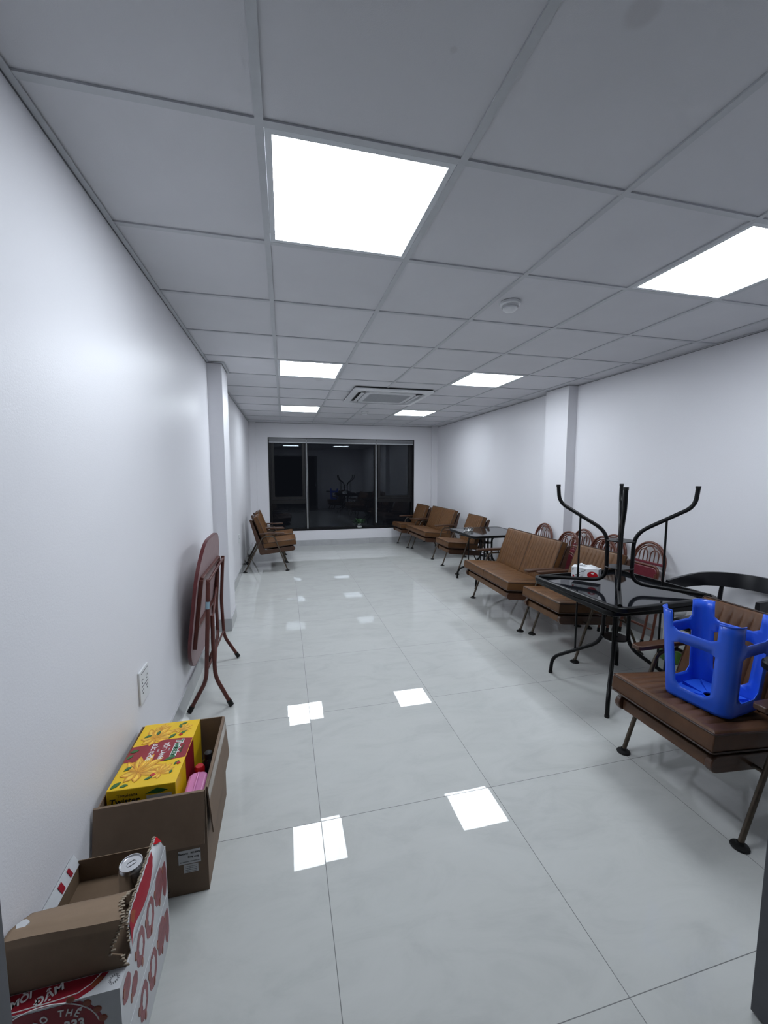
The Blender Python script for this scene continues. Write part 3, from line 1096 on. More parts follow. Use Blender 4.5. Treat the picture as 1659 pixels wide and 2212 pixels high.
for p, q in (((-.452, 2.63, .56), (-.530, 3.30, .60)), ((-.449, 2.62, .24), (-.534, 3.30, .26)), ((-.494, 2.60, .255), (-.494, 3.33, .235))):
    bm = new_bm(); tube(bm, [F(*p), F(*q)], .0075, 8); obj('stretcher', bm, M['maroon_steel'], ft, smooth=60)
bm = new_bm()
tube(bm, [F(-.4697, 2.60, .700), F(-.4722, 2.60, .655)], .0134, 12)
obj('sticker', bm, M['sticker_blue'], ft, smooth=60)

# ================================================================== BLUE STOOL, UPSIDE DOWN ON THE CHAIR
st = thing('plastic_stool', 'cobalt blue plastic stool upside down on the foreground armchair', 'stool', (1.836, 1.336, .476), .145)
HS = .395
def hsz(h): return .133+.022*h
bm = new_bm()
# rows of the four-sided shell
hs_rows = [0, .035, .10, .14, .20, .30, .45, .60, .635, .66, .76, .785, .82, .90, 1.0]
def perim(h):
    a = hsz(h)
    r = .048
    leg = .062-.006*h
    out = []
    for sd in range(4):
        rot = Matrix.Rotation(sd*PI/2, 2)
        q = []
        for s in (-1+.0001, ):
            pass
        cols = [-(a-r), -(a-leg-.006), -(a-leg-.03), 0, (a-leg-.03), (a-leg-.006), (a-r)]
        cols = sorted(cols)
        for c in cols:
            q.append(Vector((c, -a)))
        # corner arc, legs bulge outwards a little
        for k in range(1, 6):
            t_ = PI/2*k/6
            q.append(Vector((a-r+r*math.sin(t_), -a+r-r*math.cos(t_))))
        for v in q:
            out.append(rot @ v)
    return out
rows = []
for h in hs_rows:
    P = perim(h)
    bow = 0
    rows.append([bm.verts.new((p.x, p.y, h*HS)) for p in P])
NP = len(rows[0]); per = NP//4
for i in range(len(hs_rows)-1):
    hm = (hs_rows[i]+hs_rows[i+1])/2
    for k in range(NP):
        c = k % per
        span = c in (1, 2, 3, 4)            # between the legs
        inner = c in (2, 3)
        open_ = (.14 < hm < .66) or hm > .785
        if span and open_:
            # keep a triangle in the corner cells for a rounded look
            a, b, d, e = rows[i][k], rows[i][(k+1) % NP], rows[i+1][(k+1) % NP], rows[i+1][k]
            if c == 1 and .14 < hm < .20: bm.faces.new((a, b, e))
            if c == 4 and .14 < hm < .20: bm.faces.new((a, b, d))
            if c == 1 and .635 < hm < .66: bm.faces.new((a, d, e))
            if c == 4 and .635 < hm < .66: bm.faces.new((b, d, e))
            if c == 1 and .785 < hm < .82: bm.faces.new((a, b, e))
            if c == 4 and .785 < hm < .82: bm.faces.new((a, b, d))
            continue
        bm.faces.new((rows[i][k], rows[i][(k+1) % NP], rows[i+1][(k+1) % NP], rows[i+1][k]))
body = obj('stool_body', bm, M['blue'], st, smooth=45)
so = body.modifiers.new('thickness', 'SOLIDIFY'); so.thickness = .0035; so.offset = -1
bm = new_bm()
prism(bm, rrect(.262, .262, .046, 6), .0015, .007, 'z')
obj('seat_plate', bm, M['blue'], st, bevel=.0015)
bm = new_bm()
for k in range(8):
    a = k*PI/4+PI/8*0
    m_ = Matrix.Rotation(a, 4, 'Z')
    L = .118 if k % 2 == 0 else .135
    bm = new_bm()
    prism(bm, [(.030, .0072), (L, .0072), (L, .024), (.06, .013), (.030, .011)], -.0012, .0012, 'y', m_)
    obj('seat_rib', bm, M['blue'], st)
bm = new_bm(); lathe(bm, [(.030, .0073), (.030, .013), (.026, .013), (.026, .0073)], 0, 0, 24)
obj('centre_ring', bm, M['blue'], st, smooth=40)
bm = new_bm(); lathe(bm, [(0, .0071), (.013, .0071), (.013, .0078), (0, .0078)], -.03, -.065, 18)
obj('drain_hole', bm, M['ink'], st)
# rolled lip along the leg tips
P = perim(1.0)
for sd in range(4):
    bm = new_bm()
    idx = [(sd*per+k) % NP for k in range(5, per+2)]
    tube(bm, [(P[i].x, P[i].y, HS) for i in idx], .003, 6)
    obj('leg_tip_lip', bm, M['blue'], st, smooth=60)

# ================================================================== GREEN AND WHITE PAIL ON THE FLOOR
gp = thing('pail', 'green plastic pail with white lid on the floor behind the blue stool', 'pail', (2.985, 2.460, 0))
bm = new_bm(); lathe(bm, [(.085, 0), (.100, .006), (.125, .110), (.129, .115), (.124, .118), (.100, .118)]); obj('pail_body', bm, M['green'], gp, smooth=40)
bm = new_bm(); lathe(bm, [(.095, .1185), (.090, .26), (.080, .275), (.040, .345), (.036, .370)]); obj('inner_drum', bm, M['plastic_white'], gp, smooth=40)
bm = new_bm(); lathe(bm, [(.036, .3705), (.050, .382), (.052, .405), (.040, .422), (0, .428)]); obj('lid_knob', bm, M['plastic_white'], gp, smooth=50)

# ================================================================== ON THE TABLES AND THE SILL
tp = thing('tissue_pack', 'white soft pack of tissues with red oval on the near black table', 'tissue pack', (2.085, 2.425, .7325+.0), -.905)
bm = new_bm()
N1, N2 = 12, 8
def tis(u, v, top):
    x, y = (u-.5)*.175, (v-.5)*.10
    e = min(1, 5*min(u, 1-u))*min(1, 4*min(v, 1-v))
    z = (.078+.010*e+.004*math.sin(9*u+3*v)) if top else .0005
    return (x, y, z)
T_ = [[bm.verts.new(tis(i/N1, j/N2, 1)) for j in range(N2+1)] for i in range(N1+1)]
B_ = [[bm.verts.new(tis(i/N1, j/N2, 0)) for j in range(N2+1)] for i in range(N1+1)]
for G in (T_, B_):
    for i in range(N1):
        for j in range(N2):
            bm.faces.new((G[i][j], G[i+1][j], G[i+1][j+1], G[i][j+1]))
lp = [(i, 0) for i in range(N1)]+[(N1, j) for j in range(N2)]+[(i, N2) for i in range(N1, 0, -1)]+[(0, j) for j in range(N2, 0, -1)]
for k in range(len(lp)):
    a, b = lp[k], lp[(k+1) % len(lp)]
    bm.faces.new((T_[a[0]][a[1]], T_[b[0]][b[1]], B_[b[0]][b[1]], B_[a[0]][a[1]]))
obj('wrapper', bm, M['tissue_white'], tp, smooth=50)
def on_front(pts, mat, name, y=-.0508):
    bm = new_bm(); prism(bm, pts, y, y+.0006, 'y'); return obj(name, bm, mat, tp)
on_front([(.050+.034*math.cos(a)*1.0, .034+.027*math.sin(a)) for a in [2*PI*k/24 for k in range(24)]], M['red_cap'], 'red_oval')
on_front([(.050+.010*math.cos(a), .048+.006*math.sin(a)) for a in [2*PI*k/16 for k in range(16)]], M['text_white'], 'white_emblem', -.0512)
bm = new_bm()
for (x, z, w, h) in ((-.078, .060, .008, .010), (-.080, .045, .006, .004), (-.055, .020, .020, .003), (-.045, .026, .030, .003), (-.035, .040, .012, .004), (-.015, .052, .018, .0035), (-.02, .018, .016, .002), (0, .062, .01, .003), (-.05, .014, .02, .0015)):
    prism(bm, [(x-w/2, z-h/2), (x+w/2, z-h/2+.003), (x+w/2, z+h/2+.003), (x-w/2, z+h/2)], -.0508, -.0502, 'y')
obj('black_marks', bm, M['ink'], tp)
bm = new_bm()
prism(bm, [(-.078, .010), (-.066, .010), (-.070, .022), (-.080, .022)], -.0508, -.0502, 'y')
obj('red_mark', bm, M['red_cap'], tp)
bm = new_bm()
for k in range(6):
    x = -.06+.016*k
    z = .088+.006*math.sin(k*1.3)
    prism(bm, [(x, -.012), (x+.016, -.018), (x+.018, .012), (x+.002, .018)], z-.004, z+.004+.003*(k % 2), 'z')
obj('tissue_sheet', bm, M['tissue_white'], tp, bevel=.002)

ah = thing('ashtray', 'round cut-glass ashtray on the farther black table', 'ashtray', (2.415, 5.035, .7005))
bm = new_bm()
prof = [(.058, 0), (.062, .004), (.066, .036), (.062, .040), (.054, .038), (.048, .012), (0, .010)]
N = 32
rings = []
for (r, z) in prof[:-1]:
    rings.append([bm.verts.new(((r+(.0025 if k % 2 and .002 < z < .037 else 0))*math.cos(2*PI*k/N), (r+(.0025 if k % 2 and .002 < z < .037 else 0))*math.sin(2*PI*k/N), z-(.006 if z > .037 and k % 8 in (0, 1) else 0))) for k in range(N)])
for a, b in zip(rings, rings[1:]):
    for k in range(N):
        bm.faces.new((a[k], a[(k+1) % N], b[(k+1) % N], b[k]))
bm.faces.new(rings[0][::-1]); bm.faces.new(rings[-1])
obj('glass_bowl', bm, M['glass'], ah)

pl = thing('potted_plant', 'small leafy green plant in a glass vase on the window sill', 'plant', (1.515, YB+.030, WZ0+.0085))
pl.scale = (1.3, 1.0, 1.3)
bm = new_bm(); lathe(bm, [(.026, 0), (.045, .012), (.050, .040), (.040, .066), (.030, .074), (.034, .084), (.031, .084), (.027, .075), (.037, .064), (.046, .040), (.041, .015), (0, .006)]); obj('glass_vase', bm, M['glass'], pl, smooth=50)
bm = new_bm(); lathe(bm, [(0, .008), (.036, .014), (.042, .036), (0, .038)]); obj('pebbles', bm, M['plastic_white'], pl, smooth=50)
rnd = random.Random(3)
for k in range(22):
    a = k*2.399
    el = .35+rnd.random()*.85
    L = .10+rnd.random()*.075
    d = Vector((math.cos(a)*math.cos(el), math.sin(a)*math.cos(el)*.62, math.sin(el)))
    base = Vector((d.x*.012, d.y*.012, .065))
    sdv = d.cross(Vector((0, 0, 1))).normalized()
    bm = new_bm()
    prev = None
    for i in range(8):
        s = i/7
        p = base+d*L*s+Vector((0, 0, -.055*s*s*(1.2-el*.5)))
        w = .004+.017*math.sin(PI*max(0, s-.25)/.75)**.8 if s > .25 else .0022
        if i == 7: w = .0008
        nrm = sdv.cross(d).normalized()
        row = [bm.verts.new(p-sdv*w), bm.verts.new(p-nrm*.003), bm.verts.new(p+sdv*w)]
        if prev:
            bm.faces.new((prev[0], prev[1], row[1], row[0])); bm.faces.new((prev[1], prev[2], row[2], row[1]))
        prev = row
    o = obj('leaf', bm, M['leaf'], pl, smooth=80)
    sm = o.modifiers.new('thickness', 'SOLIDIFY'); sm.thickness = .0008

# ================================================================== CARTONS ON THE LEFT
# --- tall open cardboard box
bX0, bX1, bY0, bY1, bZ = -.622, -.292, 1.425, 1.868, .383
tt = .004
cb = thing('cardboard_box', 'tall open brown cardboard box with a hanging front flap and two paper labels', 'box', ((bX0+bX1)/2, (bY0+bY1)/2, 0))
OB = Vector((-(bX0+bX1)/2, -(bY0+bY1)/2, 0))
MB_ = Matrix.Translation(OB)
bm = new_bm()
bx(bm, bX0, bX1, bY0, bY1, .001, .005, MB_)
bx(bm, bX0, bX0+tt, bY0, bY1, .005, bZ, MB_); bx(bm, bX1-tt, bX1, bY0, bY1, .005, bZ, MB_)
bx(bm, bX0+tt, bX1-tt, bY0, bY0+tt, .005, bZ, MB_); bx(bm, bX0+tt, bX1-tt, bY1-tt, bY1, .005, bZ, MB_)
obj('box_walls', bm, M['card'], cb)
bm = new_bm()      # front flap, folded over and hanging
prism(bm, [(bY0-.001, bZ+.002), (bY0-.007, bZ+.001), (bY0-.040, bZ-.166), (bY0-.036, bZ-.168), (bY0-.003, bZ-.004)], bX0-.010, bX1-.002, 'x', MB_)
obj('hanging_flap', bm, M['card'], cb)
bm = new_bm()      # right flap folded down outside
prism(bm, [(bX1+.001, bZ+.002), (bX1+.006, bZ), (bX1+.020, bZ-.175), (bX1+.016, bZ-.176), (bX1+.001, bZ-.004)], bY0+.012, bY1-.006, 'y', MB_)
sf = obj('side_flap', bm, M['card'], cb)
bm = new_bm()
prism(bm, [(bX1+.0065, bZ-.012), (bX1+.0072, bZ-.012), (bX1+.0106, bZ-.050), (bX1+.0099, bZ-.050)], bY0+.012, bY1-.006, 'y', MB_)
obj('clear_tape', bm, M['tape'], sf)
bm = new_bm(); bx(bm, bX0+.10, bX0+.165, bY0-.0012, bY0-.0002, .205, .225, MB_)
bm.free()
def lab(x0, x1, z0, z1, nm):
    bm = new_bm(); bx(bm, x0, x1, bY0-.0012, bY0-.0002, z0, z1, MB_); return obj(nm, bm, M['label_white'], cb)
L1 = lab(-.388, -.316, .118, .170, 'paper_label')
L2 = lab(-.372, -.325, .084, .115, 'small_paper_label')
def lt(s, size, x, z, par, mat='ink', **k):
    return text_obj('lettering', s, size, M[mat], Matrix.Translation(OB) @ basis((x, bY0-.0016, z), (1, 0, 0), (0, 0, 1)), par, .0002, **k)
lt('Bestlanz   IK10000', .0095, -.352, .158, L1, bold=.0002)
lt('Bong vang', .0085, -.340, .143, L1, bold=.0002)
lt('XX: XXXXXX  XXXXXX/XX', .0052, -.352, .126, L1)
for k in range(4):
    lt('xxxxx xxxx xxx xxxxx', .0040, -.3485, .108-.0065*k, L2, 'ink_grey')
text_obj('lettering', 'U', .022, M['ink'], Matrix.Translation(OB) @ basis((-.425, bY0-.0006, .030), (1, 0, 0), (0, 0, 1)), cb, .0003)

# --- yellow juice carton standing in it
yc = thing('juice_carton', 'yellow flower-printed juice carton standing inside the tall cardboard box', 'carton', (-.497, 1.650, .0065), 0)
yw, yd, yh = .218, .375, .398
bm = new_bm(); bx(bm, -yw/2, yw/2, -yd/2, yd/2, 0, yh)
obj('carton', bm, M['yellow'], yc, bevel=.002)
yc.rotation_euler = (0, 0, -.03)
ZT = yh+.0003
def flat(pts, mat, nm, z=ZT, par=yc, h=.0003):
    bm = new_bm(); prism(bm, pts, z, z+h, 'z'); return obj(nm, bm, mat, par)
band = flat([(-yw/2+.001, -.050), (-.045, -.050), (-.030, -.062), (.030, -.066), (.060, -.062), (yw/2-.001, -.055), (yw/2-.001, .058), (.065, .066), (-.005, .066), (-.02, .052), (-yw/2+.001, .040)], M['red_print'], 'red_panel')
def leafshape(cx, cy, L, w, a):
    pts = []
    for k in range(9):
        s = k/8
        pts.append((L*(s-.5), w*math.sin(PI*s)))
    for k in range(8, -1, -1):
        s = k/8
        if 0 < k < 8: pts.append((L*(s-.5), -w*math.sin(PI*s)*.8))
    c, s_ = math.cos(a), math.sin(a)
    return [(max(-yw/2+.001, min(yw/2-.001, cx+x*c-y*s_)), max(-yd/2+.001, min(yd/2-.001, cy+x*s_+y*c))) for x, y in pts]
FZ = [0]
def flower(cx, cy, R, a0, n=7):
    bm1, bm2, bm3 = new_bm(), new_bm(), new_bm()
    def lay(bm, a, d, L, w, th=.0002):
        FZ[0] += 1
        z = ZT+.00002*(FZ[0] % 60)
        prism(bm, leafshape(cx+math.cos(a)*d, cy+math.sin(a)*d, L, w, a), z, z+th, 'z')
    order = sorted(range(n), key=lambda k: -abs(k-(n-1)/2))
    FZ[0] = 0
    for k in order:
        a = a0+(k-(n-1)/2)*.50
        L = R*(1-.07*abs(k-(n-1)/2))
        lay(bm3, a, L*.50, L*1.04, R*.185)
        lay(bm1, a, L*.50, L, R*.165)
        lay(bm2, a+.04, L*.56, L*.66, R*.085)
        lay(bm3, a, L*.45, L*.75, R*.012)
    for a in (a0+PI-.75, a0+PI+.75, a0+PI):
        lay(bm3, a, R*.27, R*.57, R*.175)
        lay(bm1, a, R*.27, R*.54, R*.150)
        lay(bm2, a, R*.30, R*.36, R*.085)
    f = obj('printed_flower', bm1, M['petal'], yc)
    obj('petal_light', bm2, M['petal_light'], yc).parent = f
    obj('petal_line', bm3, M['petal_line'], yc).parent = f
flower(-.040, -.108, .098, 1.0, 6)
flower(-.045, .085, .088, .75, 6)

flower(.038, -.128, .055, .9, 5)

flower(.045, .125, .048, .5, 5)
flower(-.040, .150, .036, .4, 4)
bmL = new_bm()
for (x, y, L, w, a) in ((-.088, -.165, .038, .010, .9), (-.060, -.172, .025, .007, .2), (.055, -.055, .045, .009, .5), (.085, -.085, .026, .006, 1.0), (.078, -.130, .020, .005, 1.3), (.010, -.150, .026, .006, .4),
                        (-.090, .012, .030, .010, .3), (-.070, .100, .030, .008, .5), (-.035, .115, .030, .008, 1.4), (.025, .085, .035, .008, .9), (.060, .100, .035, .007, .8), (.040, .150, .025, .007, 2.0), (.050, .165, .025, .006, .4), (-.078, -.085, .030, .008, .8), (-.095, -.02, .030, .008, 1.0)):
    prism(bmL, leafshape(x, y, L, w, a), ZT, ZT+.0017, 'z')
obj('printed_leaves', bmL, M['leaf_print'], yc)
bmD = new_bm()
for (x, y, r) in ((.020, -.135, .010), (.092, -.088, .008), (.055, .088, .008)):
    prism(bmD, [(x-r, y), (x, y-r), (x+r, y), (x, y+r)], ZT, ZT+.0018, 'z')
obj('printed_diamonds', bmD, M['red_cap'], yc)
def yt(s, size, x, y, mat, par=None, z=.0008, **k):     # reading direction runs towards the viewer (-y)
    return text_obj('lettering', s, size, M[mat], basis((x, y, ZT+z), (0, -1, 0), (1, 0, 0)), par or band, .0003, **k)
yt('Twister', .034, .062, .004, 'text_white', bold=.0035, z=.0006, shear=.15)
yt('Twister', .034, .062, .004, 'text_green', bold=.0004, z=.0016, shear=.15)
yt('Tropicana', .012, .084, -.006, 'text_green', z=.0016)
yt('TỐT LÀNH', .023, .016, -.004, 'text_white', bold=.0006, sx=.85)
yt('HOA', .008, .036, 0, 'text_white')
yt('CHO', .008, -.004, 0, 'text_white')
yt('SỨC KHỎE', .023, -.026, -.004, 'text_white', bold=.0006, sx=.85)
# near end of the carton
e1 = text_obj('lettering', 'Tropicana', .016, M['ink'], basis((-.045, -yd/2-.0008, yh-.022), (1, 0, 0), (0, 0, 1)), yc, .0003)
e2 = text_obj('lettering', 'Twister', .030, M['ink'], basis((-.055, -yd/2-.0008, yh-.043), (1, 0, 0), (0, 0, 1)), yc, .0003, bold=.0006, shear=.15)
bm = new_bm(); bx(bm, .015, .095, -yd/2-.0008, -yd/2-.0002, yh-.055, yh-.034); obj('white_strip', bm, M['label_white'], yc)
bm = new_bm(); prism(bm, [(.010, yh-.028), (.05, yh-.010), (.085, yh-.022), (.06, yh-.030)], -yd/2-.0007, -yd/2-.0002, 'y'); obj('printed_leaf', bm, M['leaf_print'], yc)
bm = new_bm(); bx(bm, yw/2+.0001, yw/2+.0006, -.060, .058, .05, yh-.002); obj('red_side_panel', bm, M['red_print'], yc)

# --- small things beside it in the box
pk = thing('pink_container', 'pink plastic container beside the yellow carton in the tall box', 'container', (-.341, 1.520, .0065))
bm = new_bm(); prism(bm, rrect(.068, .120, .024, 6), 0, .338, 'z'); obj('body', bm, M['pink'], pk, bevel=.010, seg=3)
bm = new_bm()
tube(bm, [(.0, -.0605, .08), (.0, -.0605, .326), (0, -.05, .338), (.0, .0, .3395), (0, .050, .338)], .0045, 8)
obj('raised_seam', bm, M['pink'], pk, smooth=60)
rc = thing('red_capped_bottle', 'bottle with a round red cap beside the yellow carton', 'bottle', (-.350, 1.628, .0065))
bm = new_bm(); lathe(bm, [(.030, 0), (.032, .01), (.032, .22), (.016, .262), (.014, .272)]); obj('bottle_body', bm, M['dark_bottle'], rc, smooth=50)
bm = new_bm(); lathe(bm, [(.014, .2725), (.018, .276), (.0185, .318), (.014, .326), (0, .328)]); obj('cap', bm, M['red_cap'], rc, smooth=50)
db = thing('dark_bottle', 'dark glossy bottle at the right rim inside the tall box', 'bottle', (-.332, 1.708, .0065))
bm = new_bm(); lathe(bm, [(.028, 0), (.030, .01), (.030, .25), (.024, .285), (.013, .300)]); obj('bottle_body', bm, M['dark_bottle'], db, smooth=50)
bm = new_bm(); lathe(bm, [(.015, .3005), (.015, .322), (.010, .326), (0, .326)]); obj('cap', bm, M['vent_dark'], db, smooth=50)

# --- two beer cartons in front
cX0, cX1 = -.628, -.388
def carton_walls(bm, y0, y1, z0, z1, m_=None):
    pass
lo = thing('drink_carton', 'closed white and red drink carton at the bottom left, lower of two', 'carton', ((cX0+cX1)/2, 1.115, 0))
OL = Matrix.Translation((-(cX0+cX1)/2, -1.115, 0))
bm = new_bm(); bx(bm, cX0, cX1, .935, 1.298, .001, .163, OL); obj('carton', bm, M['pale_print'], lo, bevel=.002)
uc = thing('drink_carton', 'torn-open white and red drink carton on top of the lower one, holding a can', 'carton', ((cX0+cX1)/2, 1.115, .1635))
OU = Matrix.Translation((-(cX0+cX1)/2, -1.115, -.1635))
zt = .318
bm = new_bm()
bx(bm, cX0, cX1, .930, .934, .1645, zt, OU)
bx(bm, cX0, cX0+.004, .934, 1.296, .1645, zt, OU)
bx(bm, cX1-.004, cX1, .934, 1.296, .1645, zt, OU)
bx(bm, cX0+.004, cX1-.004, 1.292, 1.296, .1645, zt, OU)
obj('carton_walls', bm, M['pale_print'], uc)
bm = new_bm()
bx(bm, cX0+.0045, cX1-.0045, .9345, 1.2915, .256, .262, OU)
bx(bm, cX0+.0042, cX0+.006, .9345, 1.2915, .262, zt-.001, OU)
bx(bm, cX0+.0062, cX1-.0062, 1.2895, 1.2918, .262, zt+.012, OU)
bx(bm, cX1-.006, cX1-.0042, .9345, 1.2915, .262, zt-.001, OU)
bx(bm, cX0+.0042, cX1-.0042, .9342, .936, .1645, zt-.001, OU)
obj('card_lining', bm, M['card_in'], uc)
# strip of the lid left at the front
bm = new_bm(); bx(bm, cX0, cX1, .930, .974, zt, zt+.003, OU); obj('front_lid_strip', bm, M['pale_print'], uc)
# the torn lid curled up and back, brown inside towards us
def torn_profile(n=14):
    return [(.972, .3215), (.970, .355), (.971, .395), (.973, .425), (.981, .443), (1.010, .441), (1.045, .424), (1.090, .398)]
bm = new_bm()
prof = torn_profile()
NX = 28
def xr(i, s): # torn right end is ragged
    x1 = -.402-.012*math.sin(s*9)+(.020 if s < .15 else 0)-.004*(i % 2)
    return x1
A_, C_ = [], []
fine = []
for k in range(len(prof)-1):
    for q in range(4):
        s = q/4
        fine.append((prof[k][0]*(1-s)+prof[k+1][0]*s, prof[k][1]*(1-s)+prof[k+1][1]*s))
fine.append(prof[-1])
for i, (y, z) in enumerate(fine):
    s = i/(len(fine)-1)
    x0, x1 = cX0-.006+.010*max(0, s-.6), xr(i, s)
    A_.append([bm.verts.new(OU @ Vector((x0+(x1-x0)*j/NX, y+.006*math.sin(3*j/NX+4*s)*s, z+.004*math.sin(5*j/NX)*s))) for j in range(NX+1)])
for a, b in zip(A_, A_[1:]):
    for j in range(NX):
        bm.faces.new((a[j], a[j+1], b[j+1], b[j]))
cf = obj('curled_lid', bm, M['card_curl'], uc, smooth=60)
s_ = cf.modifiers.new('thickness', 'SOLIDIFY'); s_.thickness = .003
# corrugated torn edge
bm = new_bm()
for i, (y, z) in enumerate(fine):
    if i % 1 == 0 and i > 0:
        x1 = xr(i, i/(len(fine)-1))
        yy, zz = y, z
        bx(bm, x1-.003, x1+.005+.002*math.sin(i*2.3), yy-.0030, yy+.0004, zz-.0013, zz+.0013, OU)
obj('torn_corrugation', bm, M['card_pale'], uc)
bm = new_bm(); prism(bm, [(-.612+.012*math.cos(a)*(1+.15*math.sin(5*a)), 1.018+.012*math.sin(a)) for a in [2*PI*k/20 for k in range(20)]], .4385, .4415, 'z', OU)
obj('glue_spot', bm, M['label_white'], uc)
# left wall flap leaning on the wall: narrow printed strip
bm = new_bm()
prism(bm, [(cX0+.006, zt), (cX0-.009, zt+.030), (cX0-.0065, zt+.031), (cX0+.0085, zt+.001)], 1.02, 1.294, 'y', OU)
lf = obj('left_flap', bm, M['pale_print'], uc)
bm = new_bm()
for y, w, c in ((1.25, .012, 0), (1.205, .018, 0), (1.12, .012, 0)):
    prism(bm, [(cX0+.0070, zt+.006), (cX0-.0030, zt+.0265), (cX0-.0022, zt+.0269), (cX0+.0078, zt+.0064)], y-w/2, y+w/2, 'y', OU)
obj('printed_marks', bm, M['red_print'], lf)
# right torn lid flap rising inwards with a ragged edge
bm = new_bm()
NB = 46
edge = []
for k in range(NB+1):
    s = k/NB
    y = 1.000+.292*s
    rise = .046+.004*s+.0015*math.sin(k*1.9)
    if s < .2: rise *= s/.2
    a = 1.10     # steepness
    edge.append((y, rise))
ra = math.cos(1.02), math.sin(1.02)
bot = [bm.verts.new(OU @ Vector((cX1-.001, y, zt))) for y, r in edge]
mid = [bm.verts.new(OU @ Vector((cX1-.001-r*.5*ra[0], y, zt+r*.5*ra[1]+.003))) for y, r in edge]
tpv = [bm.verts.new(OU @ Vector((cX1-.001-r*ra[0], y, zt+r*ra[1]))) for y, r in edge]
for a, b in ((bot, mid), (mid, tpv)):
    for k in range(NB):
        bm.faces.new((a[k], a[k+1], b[k+1], b[k]))
rf_ = obj('torn_right_flap', bm, M['pale_print'], uc, smooth=60)
s_ = rf_.modifiers.new('thickness', 'SOLIDIFY'); s_.thickness = .003
def flap_pt(y, f, off=.0022):
    k = min(NB, max(0, (y-1.0)/.292*NB)); i = int(k)
    r = edge[min(NB, i)][1]
    return OU @ Vector((cX1-.001-r*f*ra[0]+off*ra[1], y, zt+r*f*ra[1]+(.003*(1-abs(2*f-1)))+off*ra[0]))
def flap_patch(name, y0, y1, f0, f1, mat, n=20):
    bm = new_bm()
    rws = []
    for k in range(n+1):
        y = y0+(y1-y0)*k/n
        lo_, hi_ = f0(k/n), f1(k/n)
        rws.append([bm.verts.new(flap_pt(y, lo_+(hi_-lo_)*j/4, .0042)) for j in range(5)])
    for a, b in zip(rws, rws[1:]):
        for j in range(4):
            bm.faces.new((a[j], a[j+1], b[j+1], b[j]))
    o = obj(name, bm, mat, rf_, smooth=60)
flap_patch('red_disc_print', 1.010, 1.240, lambda s: .95-.75*math.sin(PI*s)**.6, lambda s: .95, M['red_print'])
flap_patch('red_tip_print', 1.262, 1.290, lambda s: .9-.5*s, lambda s: .96, M['red_cap'])
flap_patch('tan_print', 1.035, 1.085, lambda s: .72-.2*math.sin(PI*s), lambda s: .72+.2*math.sin(PI*s), M['orange_print'], 8)
bm = new_bm()
for k in range(NB*1):
    y, r = edge[k]
    if r < .01: continue
    for q in (0, .5):
        yy = y+q*.0063
        p = Vector((cX1-.001-r*ra[0], yy, zt+r*ra[1]))
        bx(bm, p.x-.0045, p.x+.0012, yy-.0009, yy+.0009, p.z-.001, p.z+.0026, OU)
obj('torn_corrugation', bm, M['card_pale'], uc)

# printed pattern on the right faces and the fronts of both cartons
def side_print(par, OM, z0, z1, y0=.937, y1=1.290, seed=1):
    rnd = random.Random(seed)
    xx = cX1
    def ell(bm, cy, cz, ry, rz, t=.0004, n=26, jag=0):
        pts = [(cy+ry*math.cos(a)*(1+jag*math.sin(9*a)), cz+rz*math.sin(a)*(1+jag*math.sin(7*a))) for a in [2*PI*k/n for k in range(n)]]
        pts = [(min(y1, max(y0, a)), min(z1, max(z0, b))) for a, b in pts]
        prism(bm, pts, xx+.0002, xx+.0002+t, 'x', OM)
    bm = new_bm()
    zc = (z0+z1)/2
    for (y, z, ry, rz) in ((.965, zc+.03, .024, .030), (1.010, zc-.02, .020, .026), (1.060, zc+.02, .030, .048), (1.135, zc+.015, .034, .052), (1.215, zc+.02, .036, .050), (1.268, zc-.01, .020, .055)):
        ell(bm, y, z, ry, rz, jag=.05)
    d = obj('printed_discs', bm, M['muted_red'], par)
    bm = new_bm()
    for (y, z, ry, rz) in ((1.060, zc+.022, .013, .024), (1.135, zc+.022, .015, .028)):
        ell(bm, y, z, ry, rz, t=.0008, jag=.12)
    obj('printed_disc_centres', bm, M['pale_print'], d)
    bm = new_bm()
    for k in range(9):
        y = .95+.038*k; z = zc+(-.03 if k % 2 else .035)
        ell(bm, y, z, .006, .012, t=.0011, n=12)
    obj('printed_beans', bm, M['orange_print'], d)
side_print(lo, OL, .012, .155, seed=1)
side_print(uc, OU, .172, .314, seed=2)
bm = new_bm(); bx(bm, cX1+.0001, cX1+.0008, .936, 1.294, .1645, .1665, OU); obj('seam_tape', bm, M['label_white'], uc)

def disc_pts(cx, cz, rx, rz, x0, x1, z0, z1, n=48, jag=0):
    out = []
    for k in range(n):
        a = 2*PI*k/n
        out.append((min(x1, max(x0, cx+rx*math.cos(a))), min(z1, max(z0, cz+rz*math.sin(a)))))
    return out
# front of the upper carton: one big red disc that folds over onto the lid strip
fy = .9298
bm = new_bm(); prism(bm, disc_pts(-.535, .245, .112, .090, cX0+.001, cX1-.001, .168, zt-.001), fy-.0004, fy, 'y', OU); dd = obj('red_disc', bm, M['red_print'], uc)
bm = new_bm()
pts = [OU @ Vector((-.535+.104*math.cos(a), fy-.0008, .245+.082*math.sin(a))) for a in [PI*.05+PI*.9*k/30 for k in range(31)]]
tube(bm, pts, .0012, 5); obj('white_rim_line', bm, M['text_white'], dd)
bm = new_bm()
for a in (.15, .45, .75, 1.1):
    lathe(bm, [(.009, 0), (.007, .0012), (0, .0014)], 0, 0, 12, OU @ Matrix.Translation((-.535+.112*math.cos(a), fy-.0002, .245+.09*math.sin(a))) @ Matrix.Rotation(PI/2, 4, 'X'))
obj('printed_berries', bm, M['orange_print'], dd)
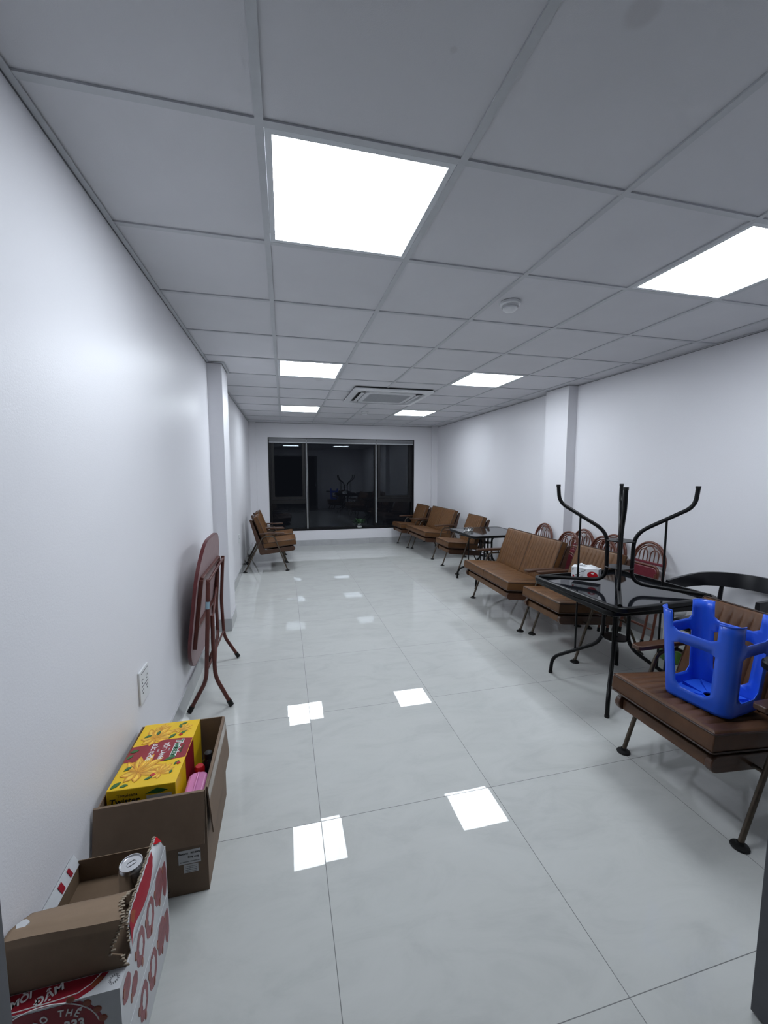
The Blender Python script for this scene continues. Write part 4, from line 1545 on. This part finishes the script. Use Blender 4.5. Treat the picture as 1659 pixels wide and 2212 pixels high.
# text on an arc
def arc_text(s, size, cx, cz, R, a0, da, mat, y):
    for k, ch in enumerate(s):
        a = a0-da*k
        if ch == ' ': continue
        text_obj('letter', ch, size, M[mat], OU @ basis((cx+R*math.cos(a), y, cz+R*math.sin(a)), (math.sin(a), 0, -math.cos(a)), (math.cos(a), 0, math.sin(a))), dd, .0003, bold=.0006, sx=.8)
arc_text('CAO THẾ', .023, -.510, .222, .076, 2.35, .215, 'text_white', fy-.0010)
text_obj('lettering', '333', .032, M['text_white'], OU @ basis((-.480, fy-.0010, .262), (1, 0, -.04), (.0, 0, 1)), dd, .0003, bold=.0010, sx=.85)
bm = new_bm(); bx(bm, cX0+.001, cX1-.001, fy-.0003, fy, .164, .168, OU); obj('bottom_line', bm, M['ink_grey'], uc)
# on the lid strip
zl = zt+.0032
bm = new_bm()
pts = [(cX0+.001, .931), (-.470, .931), (-.447, .942), (-.432, .957), (-.424, .971), (cX0+.001, .971)]
prism(bm, pts, zl, zl+.0004, 'z', OU); ls = obj('red_lid_print', bm, M['red_print'], uc)
bm = new_bm()
tube(bm, [OU @ Vector(p) for p in ((-.60, .936, zl+.0006), (-.52, .938, zl+.0006), (-.475, .942, zl+.0006), (-.452, .955, zl+.0006), (-.440, .971, zl+.0006))], .0011, 5)
obj('white_rim_line', bm, M['text_white'], ls)
bm = new_bm(); prism(bm, [(-.452, .944), (-.438, .950), (-.431, .962), (-.441, .966), (-.453, .956)], zl+.0004, zl+.0012, 'z', OU); obj('printed_berries', bm, M['orange_print'], ls)
text_obj('lettering', 'MỜI', .021, M['text_white'], OU @ basis((-.590, .956, zl+.0008), (1, .45, 0), (-.45, 1, 0)), ls, .0003, bold=.0007)
text_obj('lettering', 'ĐẬM', .024, M['text_white'], OU @ basis((-.535, .953, zl+.0008), (1, .55, 0), (-.55, 1, 0)), ls, .0003, bold=.0007)
bm = new_bm()
for k in range(14):
    a = 2*PI*k/14
    c_, s_ = math.cos(a), math.sin(a)
    bx(bm, .006, .0105, -.0007, .0007, 0, .0006, OU @ Matrix.Translation((-.407, .952, zl)) @ Matrix.Rotation(a, 4, 'Z'))
obj('starburst_print', bm, M['ink_grey'], uc)

# can inside the open carton
can = thing('drink_can', 'silver-topped drink can in the torn-open carton', 'can', (-.452, 1.205, .2625), .6)
bm = new_bm(); lathe(bm, [(.024, 0), (.030, .006), (.032, .012), (.032, .092), (.0305, .098), (.028, .103)], n=32); obj('can_body', bm, M['aluminium'], can, smooth=50)
bm = new_bm(); lathe(bm, [(.028, .1032), (.0290, .1065), (.0270, .1065), (.0255, .1020), (0, .1020)], n=32); lid = obj('can_lid', bm, M['aluminium'], can, smooth=40)
bm = new_bm()
tube(bm, [(p[0], p[1], .1038) for p in rrect(.024, .013, .006, 4, .001, 0)], .0012, 6, closed=True)
obj('pull_tab', bm, M['aluminium'], lid, smooth=50)
bm = new_bm(); prism(bm, [(-.010+.005*math.cos(2*PI*k/14), .004*math.sin(2*PI*k/14)) for k in range(14)], .1021, .1026, 'z'); obj('tab_hole', bm, M['ink_grey'], lid)
can.rotation_euler = (0, 0, .6)
